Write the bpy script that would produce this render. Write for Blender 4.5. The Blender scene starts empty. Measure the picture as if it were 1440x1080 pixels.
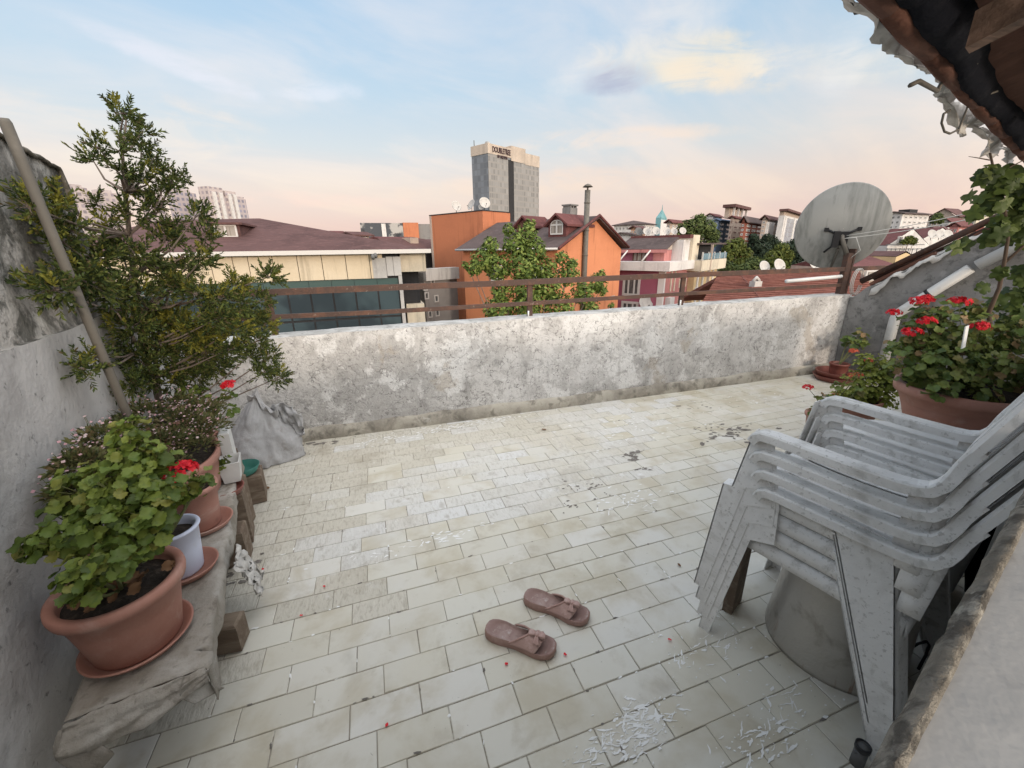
import bpy, math, random
from mathutils import Vector, Matrix
R_=math.radians
sc=bpy.context.scene; COL=sc.collection
random.seed(7)
# ---------------- camera ----------------
AZ,PI_,RO=R_(18.463),R_(18.261),R_(-0.796); FPX=578.37; CAMH=1.3
fw=Vector((math.sin(AZ)*math.cos(PI_),math.cos(AZ)*math.cos(PI_),-math.sin(PI_)))
r0=Vector((math.cos(AZ),-math.sin(AZ),0)); u0=r0.cross(fw)
RV=r0*math.cos(RO)+u0*math.sin(RO); UV=u0*math.cos(RO)-r0*math.sin(RO)
cam=bpy.data.cameras.new('camera'); co=bpy.data.objects.new('camera',cam); COL.objects.link(co)
m=Matrix.Identity(4)
for i in range(3): m[i][0]=RV[i]; m[i][1]=UV[i]; m[i][2]=-fw[i]
m[2][3]=CAMH; co.matrix_world=m
cam.sensor_width=36; cam.lens=FPX/1440*36; cam.clip_start=.02; cam.clip_end=8000
sc.camera=co
# ---------------- world / sun / exposure ----------------
SUN_AZ,SUN_EL=R_(165),R_(9)
w=bpy.data.worlds.new('World'); sc.world=w; w.use_nodes=True
NT=w.node_tree; NT.nodes.clear()
def N(nt,t,**k):
    n=nt.nodes.new(t)
    for a,b in k.items(): setattr(n,a,b)
    return n
def wire(nt,a,b):
    if isinstance(a,(int,float)): b.default_value=a
    elif isinstance(a,(tuple,list)): b.default_value=tuple(a)+((1,) if len(a)==3 and len(b.default_value)==4 else ())
    else: nt.links.new(a,b)
def mth(nt,op,a,b=0.,c=None,clamp=False):
    n=N(nt,'ShaderNodeMath',operation=op,use_clamp=clamp); wire(nt,a,n.inputs[0]); wire(nt,b,n.inputs[1])
    if c is not None: wire(nt,c,n.inputs[2])
    return n.outputs[0]
def mixc(nt,f,a,b,bt='MIX'):
    n=N(nt,'ShaderNodeMix',data_type='RGBA',blend_type=bt); wire(nt,f,n.inputs[0]); wire(nt,a,n.inputs[6]); wire(nt,b,n.inputs[7]); return n.outputs[2]
def ramp(nt,f,pts,interp='LINEAR'):
    n=N(nt,'ShaderNodeValToRGB'); cr=n.color_ramp; cr.interpolation=interp
    while len(cr.elements)<len(pts): cr.elements.new(.5)
    for e,(p,c) in zip(cr.elements,pts):
        e.position=p; e.color=(c,c,c,1) if isinstance(c,(int,float)) else tuple(c)+(1,)
    wire(nt,f,n.inputs[0]); return n.outputs[0]
def smooth(nt,v,lo,hi):
    n=N(nt,'ShaderNodeMapRange',interpolation_type='SMOOTHSTEP'); wire(nt,v,n.inputs[0]); n.inputs[1].default_value=min(lo,hi); n.inputs[2].default_value=max(lo,hi)
    if lo>hi: n.inputs[3].default_value=1; n.inputs[4].default_value=0
    return n.outputs[0]
def noise(nt,vec,scale,detail=4,rough=.55,dist=0):
    n=N(nt,'ShaderNodeTexNoise'); wire(nt,vec,n.inputs['Vector']); n.inputs['Scale'].default_value=scale; n.inputs['Detail'].default_value=detail; n.inputs['Roughness'].default_value=rough; n.inputs['Distortion'].default_value=dist
    return n.outputs[0]
def srgb(r,g,b):
    f=lambda c:(c/255/12.92 if c/255<=.04045 else ((c/255+.055)/1.055)**2.4)
    return (f(r),f(g),f(b))
def pxdir(x,y):
    d=RV*(x-720)+UV*(540-y)+fw*FPX; return d.normalized()
sky=N(NT,'ShaderNodeTexSky',sky_type='NISHITA'); sky.sun_disc=False; sky.sun_elevation=SUN_EL; sky.sun_rotation=SUN_AZ; sky.air_density=1; sky.dust_density=2; sky.ozone_density=2
tc=N(NT,'ShaderNodeTexCoord').outputs['Generated']
sp=N(NT,'ShaderNodeSeparateXYZ'); NT.links.new(tc,sp.inputs[0]); dx,dy,dz=sp.outputs
# dusk gradient by elevation
grad=ramp(NT,mth(NT,'MULTIPLY',mth(NT,'MAXIMUM',dz,0),1.6,clamp=True),[(0,srgb(224,192,200)),(.08,srgb(236,202,196)),(.19,srgb(236,212,199)),(.31,srgb(215,216,215)),(.46,srgb(194,212,224)),(.75,srgb(168,202,231)),(1,srgb(160,196,230))])
# cirrus : planar map of the direction
den=mth(NT,'ADD',mth(NT,'MAXIMUM',dz,0),.22)
cx=mth(NT,'DIVIDE',dx,den); cy=mth(NT,'DIVIDE',dy,den)
cv=N(NT,'ShaderNodeCombineXYZ'); wire(NT,mth(NT,'ADD',mth(NT,'MULTIPLY',cx,.75),mth(NT,'MULTIPLY',cy,.25)),cv.inputs[0]); wire(NT,mth(NT,'ADD',mth(NT,'MULTIPLY',cy,1.5),mth(NT,'MULTIPLY',cx,-.5)),cv.inputs[1]); cv.inputs[2].default_value=3.3
n1=noise(NT,cv.outputs[0],1.1,7,.56,.5)
cl=smooth(NT,n1,.40,.72)
ccol=ramp(NT,mth(NT,'MULTIPLY',mth(NT,'MAXIMUM',dz,0),1.6),[(0,srgb(250,214,196)),(.2,srgb(252,226,205)),(.5,srgb(240,232,228)),(1,srgb(222,228,236))])
g2=mixc(NT,mth(NT,'MULTIPLY',cl,.75),grad,ccol)
# the brighter cloud, its mauve shadow side, and the low peach streaks
def blob(px,py,sx,sy,rot=0):
    d=pxdir(px,py); right=d.cross(Vector((0,0,1))).normalized(); up=right.cross(d)
    a=right*math.cos(rot)+up*math.sin(rot); b=up*math.cos(rot)-right*math.sin(rot)
    def dot(v,off,s):
        n=N(NT,'ShaderNodeVectorMath',operation='DOT_PRODUCT'); NT.links.new(tc,n.inputs[0]); n.inputs[1].default_value=v
        return mth(NT,'DIVIDE',n.outputs['Value'],s)
    A=dot(a,0,sx); B=dot(b,0,sy)
    q=mth(NT,'ADD',mth(NT,'MULTIPLY',A,A),mth(NT,'MULTIPLY',B,B))
    n=N(NT,'ShaderNodeVectorMath',operation='DOT_PRODUCT'); NT.links.new(tc,n.inputs[0]); n.inputs[1].default_value=d
    front=mth(NT,'GREATER_THAN',n.outputs['Value'],0)
    wob=mth(NT,'MULTIPLY',mth(NT,'SUBTRACT',noise(NT,tc,9,5,.6),.5),2.4)
    v=mth(NT,'SUBTRACT',1,mth(NT,'ADD',q,wob))
    sv=N(NT,'ShaderNodeMapping'); NT.links.new(tc,sv.inputs[0]); sv.inputs['Scale'].default_value=(3,3,11)
    wsp=smooth(NT,noise(NT,sv.outputs[0],1.6,7,.6,.8),.36,.62)
    return mth(NT,'MULTIPLY',mth(NT,'MULTIPLY',smooth(NT,v,0,1.1),front),wsp)
for px,py,sx,sy,rot,c,f in [(960,85,.20,.05,-.12,srgb(255,238,208),.9),(1010,108,.14,.03,-.2,srgb(255,234,205),.8),(905,60,.2,.05,.3,srgb(240,236,232),.6),(868,112,.085,.034,.05,srgb(184,184,200),.95),(1150,90,.15,.035,-.2,srgb(252,240,222),.7),(1190,70,.05,.1,-.3,srgb(240,238,236),.5),
      (850,195,.30,.022,0,srgb(255,228,204),.8),(790,255,.42,.03,.03,srgb(255,220,194),.6),(90,180,.35,.06,.1,srgb(250,228,208),.7),(250,90,.14,.02,-.25,srgb(236,232,236),.7),(380,278,.32,.018,0,srgb(255,214,198),.6),(445,128,.1,.02,.1,srgb(238,236,240),.6)]:
    g2=mixc(NT,mth(NT,'MULTIPLY',blob(px,py,sx,sy,rot),f),g2,c)
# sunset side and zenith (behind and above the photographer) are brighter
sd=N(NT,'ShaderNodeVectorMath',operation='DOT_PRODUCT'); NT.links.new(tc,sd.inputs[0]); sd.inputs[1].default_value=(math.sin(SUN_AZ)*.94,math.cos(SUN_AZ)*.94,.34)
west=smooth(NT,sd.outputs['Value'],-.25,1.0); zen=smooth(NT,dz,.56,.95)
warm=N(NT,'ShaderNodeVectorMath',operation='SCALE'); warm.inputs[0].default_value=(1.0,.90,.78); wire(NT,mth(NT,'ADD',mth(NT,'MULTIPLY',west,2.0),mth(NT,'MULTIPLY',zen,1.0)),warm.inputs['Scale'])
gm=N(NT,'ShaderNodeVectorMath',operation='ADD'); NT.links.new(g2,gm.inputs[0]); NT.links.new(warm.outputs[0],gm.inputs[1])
below=smooth(NT,dz,-.03,0.0)
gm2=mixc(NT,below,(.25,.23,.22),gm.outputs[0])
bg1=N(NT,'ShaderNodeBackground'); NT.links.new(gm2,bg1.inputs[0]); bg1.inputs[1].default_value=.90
bg2=N(NT,'ShaderNodeBackground'); NT.links.new(sky.outputs[0],bg2.inputs[0]); bg2.inputs[1].default_value=.05
ad=N(NT,'ShaderNodeAddShader'); NT.links.new(bg1.outputs[0],ad.inputs[0]); NT.links.new(bg2.outputs[0],ad.inputs[1])
ow=N(NT,'ShaderNodeOutputWorld'); NT.links.new(ad.outputs[0],ow.inputs[0])
sl=bpy.data.lights.new('sun','SUN'); sl.energy=1.35; sl.angle=R_(6); sl.color=(1,.85,.70)
so=bpy.data.objects.new('sun',sl); COL.objects.link(so)
so.rotation_euler=Vector((math.sin(SUN_AZ)*math.cos(SUN_EL),math.cos(SUN_AZ)*math.cos(SUN_EL),math.sin(SUN_EL))).to_track_quat('Z','Y').to_euler(); so.location=(3,-6,9)
vs=sc.view_settings; vs.view_transform='Standard'; vs.look='None'; vs.exposure=0; vs.gamma=1; vs.use_curve_mapping=False
sc.render.engine='CYCLES'; sc.cycles.use_denoising=True; sc.cycles.max_bounces=6; sc.cycles.diffuse_bounces=4; sc.cycles.glossy_bounces=2; sc.cycles.transparent_max_bounces=6; sc.cycles.caustics_reflective=False; sc.cycles.caustics_refractive=False
# ---------------- materials ----------------
def mat(name,col,rough=.75,metal=0,layers=(),bump=(),island=None,trans=0,spec=.35,vary=None):
    """layers: (scale|xyz, detail, lo, hi, colour, factor); island: colours by random per island"""
    M=bpy.data.materials.new(name); M.use_nodes=True; nt=M.node_tree; b=nt.nodes['Principled BSDF']; out=nt.nodes['Material Output']
    tc=N(nt,'ShaderNodeTexCoord').outputs['Object']
    c=None
    if island:
        g=N(nt,'ShaderNodeNewGeometry'); n=len(island)
        c=ramp(nt,g.outputs['Random Per Island'],[(i/max(1,n-1),k) for i,k in enumerate(island)])
    else:
        rgb=N(nt,'ShaderNodeRGB'); rgb.outputs[0].default_value=tuple(col)+(1,); c=rgb.outputs[0]
    rv=rough
    for k,L in enumerate(layers):
        s,d,lo,hi,cc,f=L[:6]; vec=tc; off=(k*7.31,k*3.7,k*5.3)
        mp=N(nt,'ShaderNodeMapping'); nt.links.new(tc,mp.inputs[0]); mp.inputs['Location'].default_value=off
        if isinstance(s,tuple): mp.inputs['Scale'].default_value=s; s=1
        nz=noise(nt,mp.outputs[0],s,d,.62 if len(L)<7 else L[6],.3)
        if lo>hi: fac=mth(nt,'MULTIPLY',smooth(nt,mth(nt,'ABSOLUTE',mth(nt,'SUBTRACT',nz,.5)),lo,hi),f)   # thin veins where the noise crosses the middle
        else: fac=mth(nt,'MULTIPLY',smooth(nt,nz,lo,hi),f)
        c=mixc(nt,fac,c,cc)
    nt.links.new(c,b.inputs['Base Color']); b.inputs['Roughness'].default_value=rough; b.inputs['Metallic'].default_value=metal
    b.inputs['Specular IOR Level'].default_value=spec
    prev=None
    for s,d,st in bump:
        mp=N(nt,'ShaderNodeMapping'); nt.links.new(tc,mp.inputs[0])
        if isinstance(s,tuple): mp.inputs['Scale'].default_value=s; s=1
        bp=N(nt,'ShaderNodeBump'); bp.inputs['Strength'].default_value=1; bp.inputs['Distance'].default_value=st
        nt.links.new(noise(nt,mp.outputs[0],s,d,.6),bp.inputs['Height'])
        if prev: nt.links.new(prev,bp.inputs['Normal'])
        prev=bp.outputs[0]
    if prev: nt.links.new(prev,b.inputs['Normal'])
    if trans:
        t=N(nt,'ShaderNodeBsdfTranslucent'); nt.links.new(c,t.inputs[0]); mx=N(nt,'ShaderNodeMixShader'); mx.inputs[0].default_value=trans
        nt.links.new(b.outputs[0],mx.inputs[1]); nt.links.new(t.outputs[0],mx.inputs[2]); nt.links.new(mx.outputs[0],out.inputs[0])
    return M
G_=lambda v:(v,v,v)
MT={}
MT['plaster']=mat('plaster',(.58,.565,.55),.9,layers=[(1.0,6,.42,.62,(.66,.645,.635),.8),(5,9,.47,.62,(.40,.385,.375),.5),(14,9,.52,.66,(.24,.23,.225),.5),(.8,7,.53,.64,(.32,.31,.30),.5),(2.4,8,.545,.585,(.72,.71,.70),.85),(2.4,8,.60,.64,(.42,.37,.31),.6),(9,8,.57,.62,(.74,.73,.72),.5),((5,5,.9),8,.56,.70,(.22,.21,.20),.55),(40,8,.56,.66,(.15,.145,.14),.5),(6,3,.009,.0,(.15,.14,.135),.75),(13,3,.010,0,(.2,.19,.185),.5)],bump=[(2.4,8,.02),(14,8,.012),(70,6,.006)],spec=.2)
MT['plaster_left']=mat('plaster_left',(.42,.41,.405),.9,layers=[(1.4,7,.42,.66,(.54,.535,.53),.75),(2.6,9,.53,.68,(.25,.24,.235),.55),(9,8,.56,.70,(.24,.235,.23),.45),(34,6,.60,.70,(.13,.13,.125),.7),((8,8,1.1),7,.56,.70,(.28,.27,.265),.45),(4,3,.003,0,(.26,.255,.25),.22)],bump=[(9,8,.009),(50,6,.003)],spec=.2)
MT['plaster_mossy']=mat('plaster_mossy',(.40,.385,.365),.95,layers=[(3,8,.44,.58,(.13,.13,.12),.85),(9,9,.46,.58,(.09,.09,.08),.85),(5,8,.57,.64,(.60,.59,.56),.75),((9,9,1.3),6,.50,.64,(.14,.135,.125),.7),(26,7,.54,.64,(.07,.07,.065),.6)],bump=[(14,8,.022),(60,6,.006)],spec=.15)
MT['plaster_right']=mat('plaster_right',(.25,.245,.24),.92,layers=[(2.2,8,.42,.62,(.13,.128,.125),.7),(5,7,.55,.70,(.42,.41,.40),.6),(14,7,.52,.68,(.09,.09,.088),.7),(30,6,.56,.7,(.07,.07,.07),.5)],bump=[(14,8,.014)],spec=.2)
MT['lime']=mat('lime',(.55,.54,.52),.9,layers=[(6,8,.42,.62,(.33,.32,.30),.75),(18,6,.52,.66,(.17,.165,.155),.65),(3,7,.58,.66,(.68,.67,.65),.6)],bump=[(25,6,.012)])
MT['skirting']=mat('skirting',(.42,.39,.335),.95,layers=[(4,8,.4,.62,(.22,.20,.17),.8),(12,8,.5,.66,(.13,.12,.10),.7),(6,6,.6,.72,(.66,.64,.60),.7)],bump=[(18,8,.01)])
MT['tile']=mat('tile',G_(.5),.42,island=[(.545,.52,.445),(.605,.585,.52),(.57,.545,.465),(.635,.62,.575),(.57,.54,.45),(.61,.595,.53)],layers=[(4,5,.44,.66,(.43,.375,.265),.6),(1.2,4,.5,.7,(.61,.61,.60),.55),(2.2,8,.60,.76,(.29,.255,.20),.5),(9,7,.54,.70,(.39,.345,.265),.45),(75,3,.70,.76,(.15,.125,.10),.7)],bump=[(6,3,.002)],spec=.38)
MT['bare']=mat('bare_tile',G_(.5),.6,island=[(.56,.545,.50),(.60,.59,.555),(.62,.62,.61),(.575,.555,.50),(.61,.605,.59),(.585,.565,.52)],layers=[(1.3,6,.48,.66,(.53,.49,.40),.7),(3.5,8,.56,.72,(.36,.33,.28),.5),((70,24,1),3,.52,.66,(.43,.41,.37),.5),(7,7,.60,.70,(.70,.70,.70),.65),(14,8,.56,.68,(.33,.30,.26),.45)],bump=[((60,20,1),3,.006),(20,6,.004)],spec=.35)
MT['dusty']=mat('dusty_tile',G_(.5),.72,island=[(.50,.475,.41),(.55,.525,.46),(.52,.49,.42),(.575,.555,.50)],layers=[((60,24,1),3,.50,.64,(.35,.315,.26),.5),(3,8,.50,.68,(.31,.27,.21),.5),(7,6,.6,.72,(.62,.61,.59),.6)],bump=[((60,20,1),3,.006)],spec=.25)
MT['grout']=mat('grout',(.27,.245,.20),.95,layers=[(3,6,.45,.6,(.33,.30,.25),.7),(25,4,.57,.66,(.56,.54,.49),.6),(8,6,.54,.66,(.10,.085,.07),.65)])
MT['paint_splat']=mat('paint_splat',(.78,.78,.77),.6,layers=[(20,5,.5,.7,(.6,.59,.56),.6)])
MT['grime']=mat('grime',(.15,.135,.12),.9,layers=[(30,5,.45,.6,(.27,.25,.23),.7)])
MT['terracotta']=mat('terracotta',(.33,.155,.115),.6,layers=[(5,6,.42,.7,(.40,.215,.17),.8),(14,7,.54,.72,(.46,.31,.26),.5),((4,4,14),5,.56,.72,(.23,.11,.085),.5),(2.5,6,.55,.7,(.42,.28,.235),.5)],bump=[(60,3,.0008)])
MT['terracotta2']=mat('terracotta_pale',(.36,.18,.14),.65,layers=[(6,6,.45,.7,(.46,.28,.23),.7),((3,3,9),6,.52,.7,(.50,.42,.37),.65),(12,6,.56,.7,(.24,.13,.10),.5)],bump=[(60,3,.0008)])
MT['brown_plastic']=mat('brown_plastic',(.20,.07,.055),.45,layers=[(9,6,.5,.7,(.30,.16,.13),.6)])
MT['blue_white']=mat('blue_white_plastic',(.56,.60,.74),.4,layers=[(7,6,.52,.7,(.50,.52,.6),.6)])
MT['white_plastic']=mat('white_plastic',(.64,.64,.63),.5,layers=[(8,7,.5,.7,(.44,.43,.41),.5)])
MT['green_plastic']=mat('green_plastic',(.035,.16,.13),.45,layers=[(9,5,.5,.7,(.08,.22,.18),.5)])
MT['soil']=mat('soil',(.035,.026,.02),.98,layers=[(40,5,.5,.65,(.08,.06,.045),.8)],bump=[(50,5,.02)])
MT['chair']=mat('chair_plastic',(.76,.75,.735),.48,layers=[(3,6,.45,.65,(.82,.815,.80),.6),(5,9,.50,.68,(.50,.485,.455),.55),(18,9,.54,.66,(.40,.385,.355),.5),(90,5,.58,.66,(.27,.255,.23),.45),((2.5,2.5,7),8,.60,.72,(.40,.38,.345),.5)],bump=[(60,6,.0012)],spec=.4)
MT['drum']=mat('drum_metal',(.50,.48,.445),.42,.5,layers=[(3,7,.45,.65,(.50,.48,.45),.7),(8,8,.54,.68,(.26,.225,.19),.6),((30,30,2),5,.60,.70,(.24,.11,.05),.6)],bump=[(7,5,.010)])
MT['rust']=mat('rust_metal',(.085,.052,.042),.7,.2,layers=[(10,7,.45,.65,(.15,.075,.05),.7),(40,5,.62,.7,(.3,.24,.2),.5)],bump=[(60,5,.002)])
MT['dish']=mat('dish_metal',(.31,.31,.295),.6,.1,layers=[((7,7,1.2),7,.45,.66,(.17,.175,.165),.8),((16,16,2),7,.55,.7,(.11,.11,.105),.5),(5,5,.58,.7,(.32,.32,.30),.6)],bump=[(8,4,.003)])
MT['dish_white']=mat('dish_white',(.46,.44,.415),.65,layers=[(3,4,.45,.65,(.33,.31,.29),.7)])
MT['dish_dark']=mat('dish_dark',(.12,.12,.12),.7)
MT['black_plastic']=mat('black_plastic',(.018,.018,.02),.5)
MT['cable']=mat('cable',(.52,.51,.48),.6)
MT['pvc']=mat('pvc',(.58,.58,.57),.45,layers=[(4,7,.5,.68,(.40,.39,.37),.6),((6,6,30),5,.55,.7,(.66,.66,.66),.5)])
MT['pole']=mat('pole_metal',(.125,.115,.10),.7,.15,layers=[(7,7,.45,.66,(.185,.17,.15),.6),(22,7,.55,.7,(.12,.105,.09),.6)],bump=[(30,5,.002)])
MT['wood']=mat('old_wood',(.15,.11,.08),.9,layers=[((3,30,30),6,.45,.65,(.26,.21,.16),.7),(9,6,.55,.7,(.07,.05,.04),.6)],bump=[((4,50,50),5,.006)])
MT['tarp']=mat('grey_tarp',(.28,.255,.22),.8,layers=[(5,7,.45,.66,(.46,.44,.41),.7),(9,8,.50,.66,(.17,.145,.115),.75),(3,6,.55,.7,(.22,.18,.14),.6),(26,7,.56,.68,(.13,.11,.09),.6)],bump=[(22,6,.008),(140,3,.0008)])
MT['sack']=mat('woven_sack',(.37,.37,.38),.75,layers=[(5,7,.45,.66,(.47,.47,.48),.7),(10,7,.56,.7,(.22,.20,.18),.6)],bump=[(220,2,.0006),(25,5,.006)])
MT['rag']=mat('rag',(.52,.50,.47),.9,layers=[(14,6,.5,.66,(.24,.22,.2),.7)],bump=[(60,5,.004)])
MT['sandal']=mat('sandal_rubber',(.34,.21,.18),.6,layers=[(16,6,.45,.68,(.45,.31,.275),.7),(50,5,.56,.7,(.20,.12,.10),.5)],bump=[(220,3,.0008)])
MT['sandal_top']=mat('sandal_footbed',(.27,.175,.155),.65,layers=[(10,6,.45,.66,(.37,.28,.255),.8),(30,6,.56,.68,(.52,.46,.43),.55),(22,7,.55,.68,(.15,.09,.075),.4)],bump=[(120,4,.001)])
MT['strap']=mat('sandal_strap',(.43,.285,.255),.42,layers=[(40,5,.5,.68,(.56,.41,.375),.6),(14,5,.56,.7,(.30,.18,.155),.5)],bump=[(260,3,.0012)])
MT['bark']=mat('bark',(.16,.125,.105),.95,layers=[((30,30,6),6,.45,.65,(.26,.22,.19),.7)],bump=[((60,60,10),5,.006)])
MT['juniper']=mat('juniper_needles',G_(.1),.7,island=[(.018,.030,.011),(.034,.053,.017),(.058,.082,.022),(.085,.112,.028),(.125,.147,.036),(.10,.075,.042)],trans=.2,spec=.2)
MT['juniper_tip']=mat('juniper_tips',G_(.1),.7,island=[(.13,.13,.02),(.19,.185,.03),(.25,.235,.045)],trans=.2,spec=.2)
MT['leaf']=mat('geranium_leaf',G_(.1),.5,island=[(.05,.075,.014),(.075,.11,.018),(.10,.145,.024),(.14,.185,.032),(.17,.21,.04),(.12,.16,.028),(.20,.195,.045)],layers=[(60,4,.5,.7,(.05,.10,.025),.5)],trans=.25,spec=.3)
MT['leaf_dark']=mat('geranium_leaf_dark',G_(.1),.5,island=[(.06,.095,.026),(.09,.14,.036),(.125,.18,.045),(.165,.215,.055),(.205,.235,.065),(.15,.19,.045),(.34,.22,.12)],layers=[(60,4,.5,.7,(.06,.09,.026),.5)],trans=.25,spec=.3)
MT['leaf_yellow']=mat('yellow_green_leaf',G_(.1),.55,island=[(.13,.17,.03),(.20,.24,.04),(.27,.29,.055),(.15,.19,.035)],trans=.25,spec=.3)
MT['leaf_small']=mat('small_leaf',G_(.1),.6,island=[(.045,.06,.025),(.08,.095,.035),(.12,.12,.05),(.16,.12,.065),(.10,.12,.04)],trans=.2,spec=.2)
MT['vine']=mat('vine_leaf',G_(.1),.5,island=[(.035,.055,.018),(.055,.085,.024),(.08,.12,.03),(.11,.155,.04),(.15,.185,.055)],trans=.3,spec=.25)
MT['dry_leaf']=mat('dry_leaf',(.17,.09,.045),.8)
MT['stem']=mat('stem',(.13,.14,.055),.7)
MT['stem_brown']=mat('stem_brown',(.10,.07,.05),.85)
MT['red']=mat('red_petal',G_(.1),.5,island=[(.55,.006,.018),(.66,.012,.03),(.75,.03,.045),(.46,.004,.012)],trans=.2,spec=.3)
MT['salmon']=mat('salmon_petal',G_(.1),.5,island=[(.60,.09,.045),(.68,.16,.08),(.55,.10,.08)],trans=.2,spec=.3)
MT['pink']=mat('pale_pink_petal',G_(.1),.6,island=[(.50,.36,.38),(.42,.24,.28),(.60,.50,.50)],trans=.2,spec=.2)
MT['white']=mat('white_paint',(.74,.74,.73),.6,layers=[(6,6,.55,.7,(.6,.59,.57),.5)])
MT['eave_wood']=mat('eave_planks',(.16,.105,.08),.85,layers=[((2,22,22),6,.45,.66,(.24,.16,.125),.8),(5,6,.52,.7,(.085,.06,.05),.7),(14,7,.56,.68,(.06,.045,.04),.6)],bump=[((3,40,40),5,.006)])
MT['moss_cap']=mat('moss_cap',(.16,.145,.12),.95,layers=[(14,7,.45,.62,(.07,.065,.05),.8),(30,6,.55,.68,(.34,.32,.28),.6)],bump=[(30,6,.01)])
MT['membrane']=mat('black_membrane',(.010,.011,.016),.85,layers=[(6,6,.5,.7,(.024,.025,.03),.6)],bump=[(16,5,.015)],spec=.08)
MT['rooftile']=mat('roof_tile_brown',(.11,.048,.033),.85,layers=[(9,6,.45,.66,(.17,.08,.055),.7),(25,6,.56,.7,(.07,.035,.028),.6)],bump=[(30,5,.006)])
MT['torn']=mat('torn_plastic',(.66,.64,.61),.65,layers=[(9,7,.5,.68,(.36,.33,.29),.7)],bump=[(28,6,.008)],trans=.25)
MT['sill_white']=mat('sill_white',(.40,.39,.375),.6,layers=[(1.6,5,.45,.65,(.30,.29,.275),.7),((3,14,3),6,.5,.7,(.50,.49,.47),.6),(14,7,.56,.7,(.24,.22,.20),.5)],bump=[(20,4,.003)])
MT['sill_dirty']=mat('sill_dirty',(.27,.245,.205),.95,layers=[(28,7,.46,.6,(.08,.07,.058),.85),(45,6,.56,.66,(.45,.42,.36),.7),(9,6,.5,.66,(.15,.13,.10),.6)],bump=[(50,7,.012)])
MT['house_wall']=mat('house_wall_paint',(.5,.49,.47),.9,layers=[(3,6,.5,.7,(.36,.35,.33),.6)])
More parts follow.
